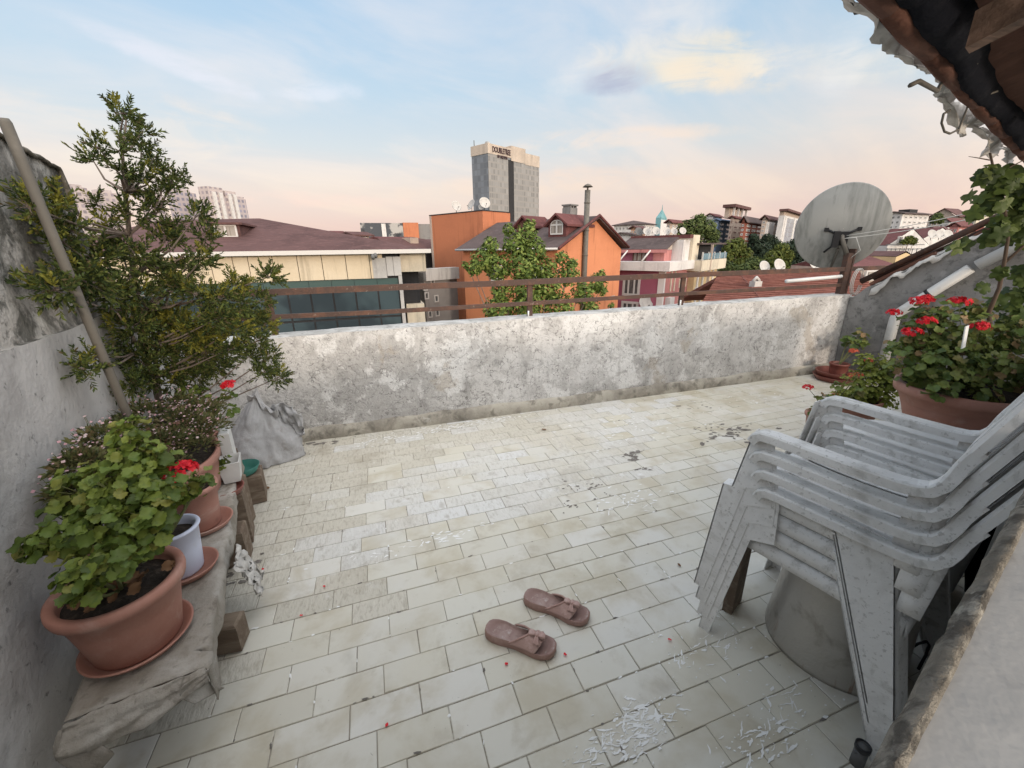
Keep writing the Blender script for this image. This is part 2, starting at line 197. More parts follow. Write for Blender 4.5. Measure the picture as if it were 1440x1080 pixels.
# ---------------- mesh helpers ----------------
class MB:
    def __init__(s): s.v=[]; s.f=[]; s.m=[]; s.sm=[]
    def add(s,vs,fs,mi=0,smooth=False):
        o=len(s.v); s.v+= [tuple(v) for v in vs]; s.f+=[tuple(i+o for i in f) for f in fs]; s.m+=[mi]*len(fs); s.sm+=[smooth]*len(fs); return s
    def box(s,c,d,rot=None,mi=0,ch=0):
        hx,hy,hz=d[0]/2,d[1]/2,d[2]/2; c=Vector(c)
        if ch:
            vs=[]; fs=[]
            ring=lambda z,i:[(-hx+i,-hy+i,z),(hx-i,-hy+i,z),(hx-i,hy-i,z),(-hx+i,hy-i,z)]
            L=[ring(-hz,ch),ring(-hz+ch,0),ring(hz-ch,0),ring(hz,ch)]
            for r in L: vs+=r
            fs=[(3,2,1,0),(12,13,14,15)]+[(a*4+i,a*4+(i+1)%4,(a+1)*4+(i+1)%4,(a+1)*4+i) for a in range(3) for i in range(4)]
        else:
            vs=[(-hx,-hy,-hz),(hx,-hy,-hz),(hx,hy,-hz),(-hx,hy,-hz),(-hx,-hy,hz),(hx,-hy,hz),(hx,hy,hz),(-hx,hy,hz)]
            fs=[(3,2,1,0),(4,5,6,7),(0,1,5,4),(1,2,6,5),(2,3,7,6),(3,0,4,7)]
        vs=[(rot@Vector(v) if rot else Vector(v))+c for v in vs]
        return s.add(vs,fs,mi)
    def prism(s,foot,z0,z1,mi=0):
        n=len(foot); z0f=z0 if callable(z0) else (lambda p:z0); z1f=z1 if callable(z1) else (lambda p:z1)
        vs=[(p[0],p[1],z0f(p)) for p in foot]+[(p[0],p[1],z1f(p)) for p in foot]
        return s.add(vs,[tuple(range(n))[::-1],tuple(range(n,2*n))]+[(i,(i+1)%n,n+(i+1)%n,n+i) for i in range(n)],mi)
    def tube(s,pts,r,n=8,mi=0,cap=True):
        pts=[Vector(p) for p in pts]; rs=r if isinstance(r,(list,tuple)) else [r]*len(pts)
        vs=[]; fs=[]; t0=(pts[1]-pts[0]).normalized(); ref=Vector((0,0,1)) if abs(t0.z)<.9 else Vector((1,0,0)); a=t0.cross(ref).normalized()
        for i,p in enumerate(pts):
            t=(pts[min(i+1,len(pts)-1)]-pts[max(i-1,0)]).normalized(); a=(a-t*a.dot(t)).normalized(); b=t.cross(a)
            vs+=[p+(a*math.cos(k*2*math.pi/n)+b*math.sin(k*2*math.pi/n))*rs[i] for k in range(n)]
        for i in range(len(pts)-1): fs+=[(i*n+k,i*n+(k+1)%n,(i+1)*n+(k+1)%n,(i+1)*n+k) for k in range(n)]
        if cap: fs+=[tuple(range(n))[::-1],tuple(range((len(pts)-1)*n,len(pts)*n))]
        return s.add(vs,fs,mi,True)
    def sweep(s,pts,prof,side,mi=0,close=False):
        """prof: closed 2D outline (a along 'side', b along normal); pts path; side: fixed side vector"""
        pts=[Vector(p) for p in pts]; n=len(prof); vs=[]; fs=[]
        for i,p in enumerate(pts):
            t=(pts[min(i+1,len(pts)-1)]-pts[max(i-1,0)]).normalized(); sd=Vector(side[i] if isinstance(side,list) else side); sd=(sd-t*sd.dot(t)).normalized(); nn=sd.cross(t)
            vs+=[p+sd*a+nn*b for a,b in prof]
        for i in range(len(pts)-1): fs+=[(i*n+k,i*n+(k+1)%n,(i+1)*n+(k+1)%n,(i+1)*n+k) for k in range(n)]
        fs+=[tuple(range(n))[::-1],tuple(range((len(pts)-1)*n,len(pts)*n))]
        return s.add(vs,fs,mi)
    def lathe(s,prof,c=(0,0,0),n=32,sx=1,sy=1,mi=0,rot=None,cap=False,wob=0):
        vs=[];fs=[];m_=len(prof);c=Vector(c)
        for r,z in prof:
            for k in range(n):
                a=2*math.pi*k/n; q=1+wob*math.sin(3*a+z*20)
                v=Vector((r*math.cos(a)*sx*q,r*math.sin(a)*sy*q,z)); vs.append((rot@v if rot else v)+c)
        for i in range(m_-1): fs+=[(i*n+k,i*n+(k+1)%n,(i+1)*n+(k+1)%n,(i+1)*n+k) for k in range(n)]
        if cap: fs+=[tuple(range(n))[::-1],tuple(range((m_-1)*n,m_*n))]
        return s.add(vs,fs,mi,True)
    def grid(s,fn,nu,nv,mi=0,smooth=True,closeu=False):
        vs=[fn(i/(nu if closeu else nu-1),j/(nv-1)) for j in range(nv) for i in range(nu)]
        fs=[(j*nu+i,j*nu+(i+1)%nu,(j+1)*nu+(i+1)%nu,(j+1)*nu+i) for j in range(nv-1) for i in range(nu if closeu else nu-1)]
        return s.add(vs,fs,mi,smooth)
    def build(s,name,mats,parent=None,loc=None,solid=0,bevel=0,auto=None):
        me=bpy.data.meshes.new(name)
        v=s.v
        if loc is not None:
            L=Vector(loc); v=[tuple(Vector(p)-L) for p in v]
        me.from_pydata(v,[],s.f); me.validate(clean_customdata=False)
        ms=mats if isinstance(mats,list) else [mats]
        for k in ms: me.materials.append(MT[k] if isinstance(k,str) else k)
        if len(me.polygons)==len(s.m):
            me.polygons.foreach_set('material_index',s.m); me.polygons.foreach_set('use_smooth',s.sm)
        o=bpy.data.objects.new(name,me); COL.objects.link(o)
        if loc is not None: o.location=loc
        if parent: o.parent=parent
        if solid: md=o.modifiers.new('solid','SOLIDIFY'); md.thickness=solid; md.offset=0
        if bevel: md=o.modifiers.new('bevel','BEVEL'); md.width=bevel; md.segments=2; md.limit_method='ANGLE'; md.angle_limit=R_(40)
        return o
def tag(o,label,cat,group=None):
    o['label']=label; o['category']=cat
    if group: o['group']=group
    return o
def struct(o): o['kind']='structure'; return o
def thing(name,label,cat,loc=(0,0,0),group=None,rz=0):
    o=bpy.data.objects.new(name,None); o.empty_display_size=.1; COL.objects.link(o); o.location=loc; o.rotation_euler=(0,0,rz); return tag(o,label,cat,group)
def dup(root,loc=None,rz=None,label=None):
    def cp(o,par):
        c=o.copy(); COL.objects.link(c); c.parent=par
        for ch in KIDS.get(o.name,()): cp(ch,c)
        return c
    KIDS={}
    for o in list(COL.objects):
        if o.parent: KIDS.setdefault(o.parent.name,[]).append(o)
    c=cp(root,None)
    if loc is not None: c.location=loc
    if rz is not None: c.rotation_euler=(0,0,rz)
    if label: c['label']=label
    return c
CAM=Vector((0,0,CAMH))
def ray(x,y): return RV*(x-720)+UV*(540-y)+fw*FPX
def atY(x,y,Y): d=ray(x,y); return CAM+d*(Y/d.y)
def atX(x,y,X): d=ray(x,y); return CAM+d*(X/d.x)
def atZ(x,y,z=0.): d=ray(x,y); return CAM+d*((z-CAMH)/d.z)
rnd=random.uniform
def rvec(): 
    while 1:
        v=Vector((rnd(-1,1),rnd(-1,1),rnd(-1,1)))
        if .05<v.length<1: return v.normalized()
def fbm(x,y,z=0,o=4):
    from mathutils import noise as mn
    return mn.fractal(Vector((x,y,z)),1.0,2.0,o)
def ridge(x,y,z=0): 
    from mathutils import noise as mn
    return 1-abs(mn.noise(Vector((x,y,z))))*2
# ---------------- ground far below, terrace shell ----------------
def hillz(x,y):
    d=math.hypot(x,y); a=math.degrees(math.atan2(x,y))
    t=max(0,min(1,(d-55)/160)); k=max(0,min(1,(a-26)/14)); s=lambda q:q*q*(3-2*q)
    return -14+s(t)*s(k)*13
b=MB(); rs=[0,12,25,40,55,70,90,110,135,160,200,260,400,900,2500,6000]; na=120
b.grid(lambda u,v:(lambda r,a:(r*math.sin(a),r*math.cos(a),hillz(r*math.sin(a),r*math.cos(a))))(rs[min(len(rs)-1,int(round(v*(len(rs)-1))))]+.01,u*2*math.pi),na,len(rs),closeu=True)
MT['ground']=mat('city_ground',(.10,.10,.09),.95,layers=[(.02,5,.45,.6,(.055,.075,.035),.8),(.08,6,.5,.65,(.2,.15,.12),.6)])
g=b.build('ground','ground'); struct(g)
# floor
WF=lambda x:3.013+(x+.585)*(-.100/5.135)     # foot line of the parapet
XL,XR=-1.25,5.0
b=MB()
b.add([(XL,-.2,-.0024),(XR+.2,-.2,-.0024),(XR+.2,3.2,-.0024),(XL,3.2,-.0024)],[(0,1,2,3)],3)
offs={0:.155,1:.08,2:.006,3:.105,4:.022,5:.132,6:.002,7:.132,8:.057,9:.150,10:.031,11:.144,12:.052,13:.15,14:.05,15:.166,16:.06}
random.seed(3)
TW,TH=.2033,.0985
for k in range(-11,26):
    y0=.6945+TH*k ; of=offs.get(k,(.155 if k%2==0 else .05)+rnd(-.02,.02))
    for i in range(-9,27):
        x0=of-TW+ i*TW
        x1=x0+TW; 
        if x1<XL or x0>XR+.1: continue
        cx,cy=(x0+x1)/2,y0+TH/2
        if cy>3.15: continue
        g1=rnd(.0008,.0019); j=rnd(-.0012,.0012)
        edge=1.62+rnd(-.2,.22)+.09*math.sin(cx*2.2)+.05*math.sin(cx*7.3)+(0.0 if cx<1.1 else (cx-1.1)*.9)
        mi=0
        if cy>edge: mi=1
        if cx<.35 and cy>1.05 and (cx+.15)*-1.0+(cy-1.18)*.35>rnd(-.15,.75): mi=2
        if cy>2.55 and cx<1.3 and random.random()<.75: mi=2
        if cx>2.0 and random.random()<.45 and mi==1: mi=0
        if mi==1 and random.random()<.16+.5*max(0,1-(cy-edge)/.35)*.6: mi=0
        h=rnd(-.0006,.0006); tx=rnd(-.0006,.0006); ty=rnd(-.0006,.0006); c=.0016
        A=[(x0+g1,y0+g1+j),(x1-g1,y0+g1+j),(x1-g1,y0+TH-g1+j),(x0+g1,y0+TH-g1+j)]
        top=[(x0+g1+c,y0+g1+j+c),(x1-g1-c,y0+g1+j+c),(x1-g1-c,y0+TH-g1+j-c),(x0+g1+c,y0+TH-g1+j-c)]
        vs=[(p[0],p[1],-.005) for p in A]+[(p[0],p[1],-.0012+h) for p in A]+[(p[0],p[1],h+(tx if q in(0,3) else -tx)+(ty if q<2 else -ty)) for q,p in enumerate(top)]
        b.add(vs,[(a*4+q,a*4+(q+1)%4,(a+1)*4+(q+1)%4,(a+1)*4+q) for a in range(2) for q in range(4)]+[(8,9,10,11)],mi)
def splat(b,x,y,r,mi,z,ax=1,rot=0):
    n=random.randint(6,13); ph=rnd(0,6); P=[]
    for k in range(n):
        a=2*math.pi*k/n; q=r*(rnd(.45,1.15)); px,py=q*math.cos(a)*ax,q*math.sin(a)
        P.append((x+px*math.cos(rot)-py*math.sin(rot),y+px*math.sin(rot)+py*math.cos(rot),z))
    b.add([(x,y,z+.0006)]+P,[(0,1+k,1+(k+1)%n) for k in range(n)],mi)
def splats(b,cx,cy,sx,sy,n,r0,r1,mi,ax=(1,2.5)):
    for i in range(n):
        x,y=random.gauss(cx,sx),random.gauss(cy,sy)
        if XL<x<XR and y<2.98: splat(b,x,y,rnd(r0,r1),mi,.0016+i*.000012,rnd(*ax),rnd(-.6,.6))
def splpx(px,py,sx,sy,n,r0,r1,mi,**k):
    p=atZ(px,py); splats(b,p.x,p.y,sx,sy,n,r0,r1,mi,**k)
def stroke(b,x,y,l,wd,ang,mi,z):
    n=max(4,int(l/.006)); ca,sa=math.cos(ang),math.sin(ang); vs=[]; bend=rnd(-.25,.25)
    for k in range(n+1):
        t=k/n; q=(t-.5)*l; off=bend*l*(t-t*t)+rnd(-.0015,.0015); h=wd*math.sin(math.pi*min(.97,max(.03,t)))**.6*rnd(.35,1.1)
        for sgn in (-1,1): o_=off+sgn*h; vs.append((x+q*ca-o_*sa,y+q*sa+o_*ca,z))
    b.add(vs,[(2*k,2*k+2,2*k+3,2*k+1) for k in range(n)],mi)
for px,py,L_,W_,n in [(905,1012,.10,.055,46),(890,1045,.12,.05,36),(1080,1035,.14,.05,30),(840,1062,.10,.03,16),(965,925,.05,.04,10),(1000,862,.05,.03,8),(1010,905,.06,.05,12),(1110,985,.07,.06,10),(640,602,.30,.035,26),(560,618,.35,.04,20),(700,588,.3,.04,20),(820,568,.4,.05,18),(900,600,.4,.15,16),(950,560,.5,.12,16),(590,765,.3,.015,14),(880,712,.25,.06,14)]:
    p=atZ(px,py)
    for i in range(n):
        x,y=p.x+random.gauss(0,L_*.5),p.y+random.gauss(0,W_*.5)
        if y<2.98 and XL<x<XR: stroke(b,x,y,rnd(.012,.05),rnd(.0012,.005),random.choice([0.0,.35,-.3,.9])+rnd(-.25,.25),4,.0017+i*.00001)
for px,py,sx,sy,n in [(905,1010,.05,.03,60),(890,1040,.07,.03,50),(1075,1040,.08,.035,60),(840,1060,.06,.02,30),(960,925,.04,.03,24),(1000,860,.05,.03,20),(920,900,.03,.02,10),(1030,905,.05,.04,20),(1110,985,.06,.05,20)]:
    splpx(px,py,sx,sy,int(n*1.2),.0009,.0036,4,ax=(1,2.5))
for px,py,sx,sy,n in [(640,600,.14,.03,60),(560,615,.2,.04,50),(700,590,.1,.03,40),(800,565,.3,.05,40),(900,600,.3,.15,50),(880,700,.15,.05,30),(1050,560,.3,.1,30),(600,760,.2,.03,20)]:
    splpx(px,py,sx,sy,int(n*1.6),.0018,.0078,4,ax=(1.2,3.5))
for px,py,sx,sy,n,r in [(885,640,.03,.03,14,.022),(905,660,.02,.02,6,.012),(830,690,.06,.06,16,.009),(800,715,.03,.03,8,.008),(790,680,.05,.04,10,.007),(1035,608,.14,.06,40,.02),(1000,600,.08,.03,12,.014),(980,575,.1,.03,8,.012),(430,625,.12,.03,26,.02),(700,575,.4,.02,40,.016),(335,800,.03,.08,20,.014)]:
    splpx(px,py,sx,sy,n,r*.3,r,5,ax=(1,2.5))
for i in range(520):
    k=random.randint(-2,22); y=.6945+TH*k; x=rnd(-.6,3.6)
    if random.random()<.35: of=offs.get(k,.1); x=of+TW*round((x-of)/TW); y+=rnd(0,TH); splat(b,x+rnd(-.002,.002),y,rnd(.0015,.005),4 if random.random()<.6 else 5,.0018,rnd(1.2,3.5),1.57+rnd(-.3,.3))
    else: splat(b,x,y+rnd(-.003,.003),rnd(.0015,.005),4 if random.random()<.6 else 5,.0018,rnd(1.2,4),rnd(-.2,.2))
for i in range(170): splat(b,rnd(-.6,2.6),rnd(.45,2.2),rnd(.0008,.002),5,.0015)
fl=b.build('floor',['tile','bare','dusty','grout','paint_splat','grime']); struct(fl)
# parapet wall at the back
def wall_mesh(name,p0,p1,z0,ztop,th,nrm,mats,nx,nz,label,amp=.006,capmat=1,top_amp=.008):
    """wall along p0->p1, face offset 0 on the nrm side, thickness th behind; ztop(t) top; mats [face,cap]"""
    p0=Vector((p0[0],p0[1],0)); p1=Vector((p1[0],p1[1],0)); n=Vector((nrm[0],nrm[1],0)); b=MB()
    def f(u,v):
        p=p0.lerp(p1,u); zt=ztop(u)+fbm(u*17,3.3)*top_amp; z=z0+(zt-z0)*v
        return p+n*(fbm(p.x*2.2+p.y*2.2,z*2.2,5)*amp*(1 if v<.97 else .4))+Vector((0,0,z))
    b.grid(f,nx,nz,0,True)
    b.grid(lambda u,v:(lambda q:q+n*(-th*v)+Vector((0,0,.006*math.sin(v*3.14))))(f(u,1)),nx,4,capmat,True)
    bk=lambda u,v:(lambda q:Vector((q.x-n.x*th,q.y-n.y*th,z0+(q.z-z0)*(1-v))))(f(u,1))
    b.grid(bk,nx,3,0,True)
    for u in (0,1):
        q=[f(u,0),f(u,1),f(u,1)-n*th,f(u,0)-n*th]; b.add(q,[(0,1,2,3)] if u==1 else [(3,2,1,0)],0)
    return b.build(name,mats)
yo=.028
pw=thing('parapet_wall','low weathered white plaster parapet with grey mould across the back of the terrace','wall')
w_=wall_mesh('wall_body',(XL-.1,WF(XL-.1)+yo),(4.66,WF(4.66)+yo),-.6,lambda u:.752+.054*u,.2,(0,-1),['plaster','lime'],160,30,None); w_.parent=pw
b=MB()
def sk(u,v):
    x=XL+u*(4.64-XL); y=WF(x); k=fbm(x*4,1.7)*.008; prof=[(0,-.01),(-.002,.03),(.004,.075),(.018,.092),(.045,.10)]; a=prof[int(round(v*4))]
    return (x,y+a[0]+k*(1-v),a[1]*(1+fbm(x*3,9)*.15))
b.grid(sk,140,5,0,True); s_=b.build('skirting','skirting',pw)
# left wall: high, its top drops towards the parapet; it is turned ten degrees off the parapet's normal
lw=thing('side_wall','tall grey stained plaster wall on the left with a mossy worn top','wall')
XLW=lambda y:-.85-(y-.95)*.18
def lprof(y):
    P=[(-.6,1.72),(1.84,1.645),(2.0,1.63),(2.10,1.625),(2.26,1.615),(2.285,1.56),(2.30,1.48),(2.36,1.3),(2.5,1.12),(3.1,.85)]
    for (a,za),(c,zc) in zip(P,P[1:]):
        if y<=c: return za+(zc-za)*(y-a)/(c-a)
    return .85
b=MB(); ny=150; LEDGE=1.055
def lzz(y):
    zt=lprof(y)+fbm(y*9,.3)*.010; return zt,min(LEDGE+fbm(y*3,7)*.006,zt-.01)
def lf(u,v):
    y=-.6+u*3.72; zt,zl=lzz(y); z=-.6+(zl+.6)*v
    return Vector((XLW(y)+fbm(y*2,z*2,3)*.008,y,z))
def lfu(u,v):
    y=-.6+u*3.72; zt,zl=lzz(y); z=zl+(zt-zl)*v
    return Vector((XLW(y)-.014+fbm(y*3,z*3,8)*.022*(1-v*.5),y,z))
b.grid(lf,ny,24,0); b.grid(lambda u,v:lf(u,1).lerp(lfu(u,0),v),ny,2,1); b.grid(lfu,ny,24,1)
b.grid(lambda u,v:lfu(u,1)+Vector((-.2*v,0,.02*math.sin(v*3.1))),ny,4,1)
b.grid(lambda u,v:(lambda q:Vector((q.x-.2,q.y,q.z*(1-v)-.6*v)))(lfu(u,1)),ny,3,1)
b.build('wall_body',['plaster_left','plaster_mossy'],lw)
b=MB()
def cp(u,v):
    y=1.75+u*.56; q=lfu((y+.6)/3.72,1); a=v*math.pi
    return q+Vector((.012-.19*(.5-.5*math.cos(a)),0,.016*math.sin(a)+.006*fbm(y*30,v*3)))
b.grid(cp,70,9,0); b.build('coping_strip','moss_cap',lw,solid=.012)
# right wall: rises towards the house like a roof slope, turned fifteen degrees
rw=thing('gable_wall','dark grey stained side wall on the right rising like a roof slope','wall')
RP=lambda s,o,z:Vector((4.62+.268*s+o*.966,2.93-s+o*.259,z))
def rz(s): return .795 if s<.03 else (.795+(s-.03)*1.1 if s<.1 else .872+(s-.1)*.73)
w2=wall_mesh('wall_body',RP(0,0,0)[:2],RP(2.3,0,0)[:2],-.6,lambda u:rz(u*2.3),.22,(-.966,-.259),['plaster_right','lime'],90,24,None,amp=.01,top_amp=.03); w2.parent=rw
b=MB()
def fl_(u,v):
    s=.15+u*1.2; w=fbm(s*8,2)*.10+.05*max(0,math.sin(s*6.5))
    return RP(s,-.045+.2*(1-v)**1.5+w*.1*v-.015*math.sin(s*30)*v,rz(s)+.035-v*v*(.06+w)+.012*fbm(s*25,v*4))
b.grid(fl_,90,6,0); b.build('torn_flashing','torn',rw,solid=.004)
b=MB(); b.tube([RP(.02,.13,.93),RP(1.9,.13,2.30)],.03,6); b.tube([RP(.1,.2,.95),RP(1.9,.2,2.22)],.02,6); b.build('timber_edge','rust',rw)
b=MB()
for s,l in ((.32,.5),(.95,.6),(1.6,.6)): b.box(RP(s,.14,rz(s)+.03),(.24,l,.03),Matrix.Rotation(R_(15),3,'Z')@Matrix.Rotation(-.63,3,'X'))
b.build('roof_edge_board','rooftile',rw)
# house front: lower wall, sill, eave, all turned some degrees off the parapet
e_=Vector((math.cos(R_(15)),math.sin(R_(15)),0)); en=Vector((-e_.y,e_.x,0))   # along the house front, outward normal
HB=Vector((.257,.085,0))-e_*.257/e_.x
hw=thing('house_front','white painted house wall and window sill with a dirty rough edge in the foreground','house wall')
def hp(s,o,z): q=HB+e_*s+en*o; return Vector((q.x,q.y,z))
b=MB(); b.prism([hp(-1.2,-.35,0),hp(4.7,-.35,0),hp(4.7,-.013,0),hp(-1.2,-.013,0)],-.3,.955); b.build('wall_body','house_wall',hw)
b=MB()
def sd(u,v):
    s=-1+u*2.9; P=[(-.012,.965),(.002,.972),(.004,.988),(.0,.997),(-.007,1.002),(-.011,.996)]; a=P[int(round(v*5))]
    k=fbm(s*40,v*3)*.0022; return hp(s,a[0]+k,a[1]+k*.6)
b.grid(sd,160,6,0); b.build('sill_edge','sill_dirty',hw)
b=MB(); b.grid(lambda u,v:hp(-1+u*2.9,-.009-v*.3,.997-.02*math.sin(v*2.2)+v*.035),40,8,0); b.build('window_sill','sill_white',hw)
# eave
A=Vector((1.067,.805,1.80)); B=Vector((4.297,1.837,1.80)); ee=(B-A).normalized(); eb=Vector((ee.y,-ee.x,0)); L_=(B-A).length
ev=thing('roof_eave','dark plank roof eave with black membrane and torn white plastic along its edge overhead','eave')
def ep(s,o,z): q=A+ee*s+eb*o; return Vector((q.x,q.y,1.80+z))
S0,S1=-1.6,L_+.6
tl=.36
b=MB(); random.seed(5); o=.16
while o<1.7:
    wdt=rnd(.15,.2); q=[ep(S0,o,.03+o*tl),ep(S1,o,.03+o*tl),ep(S1,o+wdt-.008,.03+(o+wdt)*tl),ep(S0,o+wdt-.008,.03+(o+wdt)*tl)]
    dz_=rnd(-.006,.006); b.add([v+Vector((0,0,dz_)) for v in q]+[v+Vector((0,0,.03)) for v in q],[(3,2,1,0),(4,5,6,7),(0,1,5,4),(2,3,7,6),(1,2,6,5),(3,0,4,7)]); o+=wdt
for s in (.5,2.0,3.4): b.prism([ep(s,.1,0),ep(s+.06,.1,0),ep(s+.06,1.7,0),ep(s,1.7,0)],lambda p:1.80-.045+max(0,(Vector((p[0],p[1],0))-Vector((A.x,A.y,0))).dot(eb))*tl,lambda p:1.80+.035+max(0,(Vector((p[0],p[1],0))-Vector((A.x,A.y,0))).dot(eb))*tl)
b.build('soffit_planks','eave_wood',ev)
b=MB(); b.prism([ep(S0,.0,0),ep(S1,.0,0),ep(S1,1.7,0),ep(S0,1.7,0)],lambda p:1.80+.075+(Vector((p[0],p[1],0))-Vector((A.x,A.y,0))).dot(eb)*tl,lambda p:1.80+.11+(Vector((p[0],p[1],0))-Vector((A.x,A.y,0))).dot(eb)*tl); b.build('roof_deck','rooftile',ev)
b=MB(); b.grid(lambda u,v:(lambda s:ep(s,-.012+v*(.085+.02*math.sin(s*3)),.062-.05*math.sin(v*3.14)-.02*fbm(s*5,v*2)+v*.06))(S0+u*(S1-S0)),120,8,0); b.build('membrane_strip','membrane',ev,solid=.006)
b=MB(); random.seed(11); s=S0
while s<S1:
    l=rnd(.35,.55); b.tube([ep(s,-.010,.055),ep(s+l*.5,-.011,.052),ep(s+l,-.010,.055)],[.027,.029,.027],10); s+=l*.97
b.build('edge_tiles','rooftile',ev)
b=MB()
def tp(u,v):
    s=-1.2+u*(L_+1.5); w=max(0,fbm(s*2.3,4.4)+.5*math.sin(s*5.1)+.35); k=min(1,max(0,(s-.9)/.7)); h=.02+.065*w*(.4+.8*k)
    return ep(s,-.045-.02*math.sin(v*3+s*9)+.03*fbm(s*7,v*2)-.012-.03*k*math.sin(v*2.5),.075-v*h+.01*fbm(s*14,v*3))
b.grid(tp,170,7,0); b.build('torn_plastic_strip','torn',ev,solid=.002)
b=MB()
def wireat(px,py,pts,r): 
    d=ray(px,py); 
    P=[]
    for x,y in pts:
        q=ray(x,y); den=q.dot(Vector((-ee.y,ee.x,0))); 
        base=(A-CAM).dot(Vector((-ee.y,ee.x,0)))+.03; P.append(CAM+q*(base/den))
    s_=(P[-1]-A).dot(ee); b.tube(P+[ep(s_,-.02,.05),ep(s_+.02,.05,.07)],r,6)
wireat(0,0,[(1336,155),(1327,160),(1324,173),(1328,185),(1336,188),(1348,182)],.004); b.build('hook_wire','pole',ev); b=MB(); wireat(0,0,[(1280,120),(1292,114),(1318,128)],.007); b.build('nail','pole',ev)
b=MB(); b.tube([atY(1205,13,1.0),atY(1216,11,1.0)],.012,6); b.build('bolt_end','black_plastic',ev)
b=MB(); b.tube([ep(2.6,.1,.02),ep(2.75,.14,-.005),ep(3.0,.3,.06),ep(3.4,.5,.15)],.008,6); b.build('hanging_cord','cable',ev)
# ---------------- railing, dish ----------------
rl=thing('metal_railing','rusty brown two bar metal railing fixed along the top of the parapet','railing')
def rp(x,z,o=.08): return (x,WF(x)+yo+o,z)
b=MB()
pt=[atY(px,py,WF(0)+yo+.07) for px,py in ((300,414.7),(365,412),(540,404.5),(700,398.3),(840,391.5),(1000,384.6),(1177,377.8),(1260,374.5))]
pts=[(p.x,WF(p.x)+yo+.07,p.z) for p in pt]
def bar(b,pts,hw,hh):
    b.sweep(pts,[(-hw,-hh),(hw,-hh),(hw,hh),(-hw,hh)],(0,1,0))
bar(b,pts,.011,.021); b.build('top_rail','rust',rl)
pt=[atY(px,py,WF(0)+yo+.07) for px,py in ((330,449),(384,446),(540,438.5),(745,426),(960,412),(1182,399))]
b=MB(); bar(b,[(p.x,WF(p.x)+yo+.07,p.z) for p in pt],.010,.015); b.build('lower_rail','rust',rl)
for px,py,pt_ in ((381,462,407),(748,442,396),(959,428,386.5),(1184,396,377)):
    x=atY(px,py,2.98+.07).x; zb=.752+.054*(x-XL)/5.6-.02; zt=atY(px,pt_,WF(x)+yo+.07).z
    b=MB(); b.box((x,WF(x)+yo+.092,(zb+zt)/2),(.042,.022,zt-zb)); b.tube([(x-.02,WF(x)+yo+.07,zb+.02),(x-.02,WF(x)+yo+.07,zb+.07)],.007,6,1); b.build('post',['rust','white'],rl)
x=4.60
b=MB(); b.box((x,WF(x)+.11,.98),(.07,.05,.46)); b.box((x+.05,WF(x)+.11,1.0),(.02,.06,.5)); 
dm=thing('satellite_dish','large weathered grey satellite dish seen from behind on a rusty mast at the railing corner','satellite dish',(x,WF(x)+.11,.78))
b.build('mast','rust',dm,loc=(x,WF(x)+.11,.78)).location=(0,0,0)
DC=atY(1183,320,3.16); 
DAX=Vector((.66,.70,.16)).normalized(); dR=DAX.cross(Vector((0,0,1))).normalized(); dU=dR.cross(DAX)
DM=Matrix((dR,dU,DAX)).transposed()
b=MB(); RD=.405; n=56
prof=[(0.002,-.085)]+[(RD*t,-.085+.085*t*t) for t in (.12,.25,.4,.55,.7,.82,.92,1)]+[(RD+.010,.002),(RD+.012,.012),(RD+.004,.016),(RD-.006,.008)]+[(RD*t,-.081+.085*t*t) for t in (.9,.6,.3,.01)]
b.lathe(prof,DC,n,rot=DM,sx=.95,sy=1.0); 
def world2(o,par): o.location=-Vector(par.location); return o
world2(b.build('reflector','dish',dm),dm)
b=MB(); ctr=DC-DAX*.105+dU*-.09
for s in (-1,1):
    b.tube([ctr+dR*.035*s+dU*.04,ctr+dR*.13*s+dU*.085+DAX*.03],.012,6); b.tube([ctr+dR*.03*s-dU*.04,ctr+dR*.11*s-dU*.14+DAX*.03],.010,6)
    b.box(ctr+dR*.135*s+dU*.085+DAX*.03,(.035,.035,.03),DM)
b.box(ctr,(.11,.13,.035),DM); b.box(ctr-DAX*.04+dR*-.05,(.05,.15,.06),DM); world2(b.build('back_bracket','black_plastic',dm),dm)
b=MB(); b.tube([ctr+dU*.03,ctr-DAX*.035,Vector((x,WF(x)+.11,1.16))],.022,8); b.tube([ctr-dU*.1,DC-dU*RD*.98,DC-dU*RD*1.02+DAX*.35],.012,8); world2(b.build('feed_arm','pole',dm),dm)
b=MB()
def sag(p,q,s,n=10): 
    p=Vector(p);q=Vector(q); return [p.lerp(q,i/n)+Vector((0,0,-s*4*(i/n)*(1-i/n))) for i in range(n+1)]
b.tube(sag(ctr,RP(.9,.1,1.55),.03),.004,5); b.tube(sag(ctr+dU*.02,RP(1.9,.2,2.0),.09),.0035,5)
b.tube([ctr-DAX*.03,ctr-DAX*.08+dR*.10+dU*.02,ctr-DAX*.09+dR*.16-dU*.10,ctr-DAX*.05+dR*.08-dU*.22],.004,5)
for k in range(3): b.tube([Vector((x+.10+.07*math.cos(a)+k*.006,WF(x)+.05-k*.01,.93+.13*math.sin(a))) for a in [i*.5 for i in range(13)]],.004,5)
world2(b.build('cable','cable',dm),dm)
b=MB(); pA=[(4.55,WF(4.55)+.1,.985),(3.86,WF(3.86)+.13,.958)]; b.tube(pA,.018,8); tag(b.build('metal_tube','white',None),'short whitish metal tube lying along the lower rail beside the dish mast','tube')
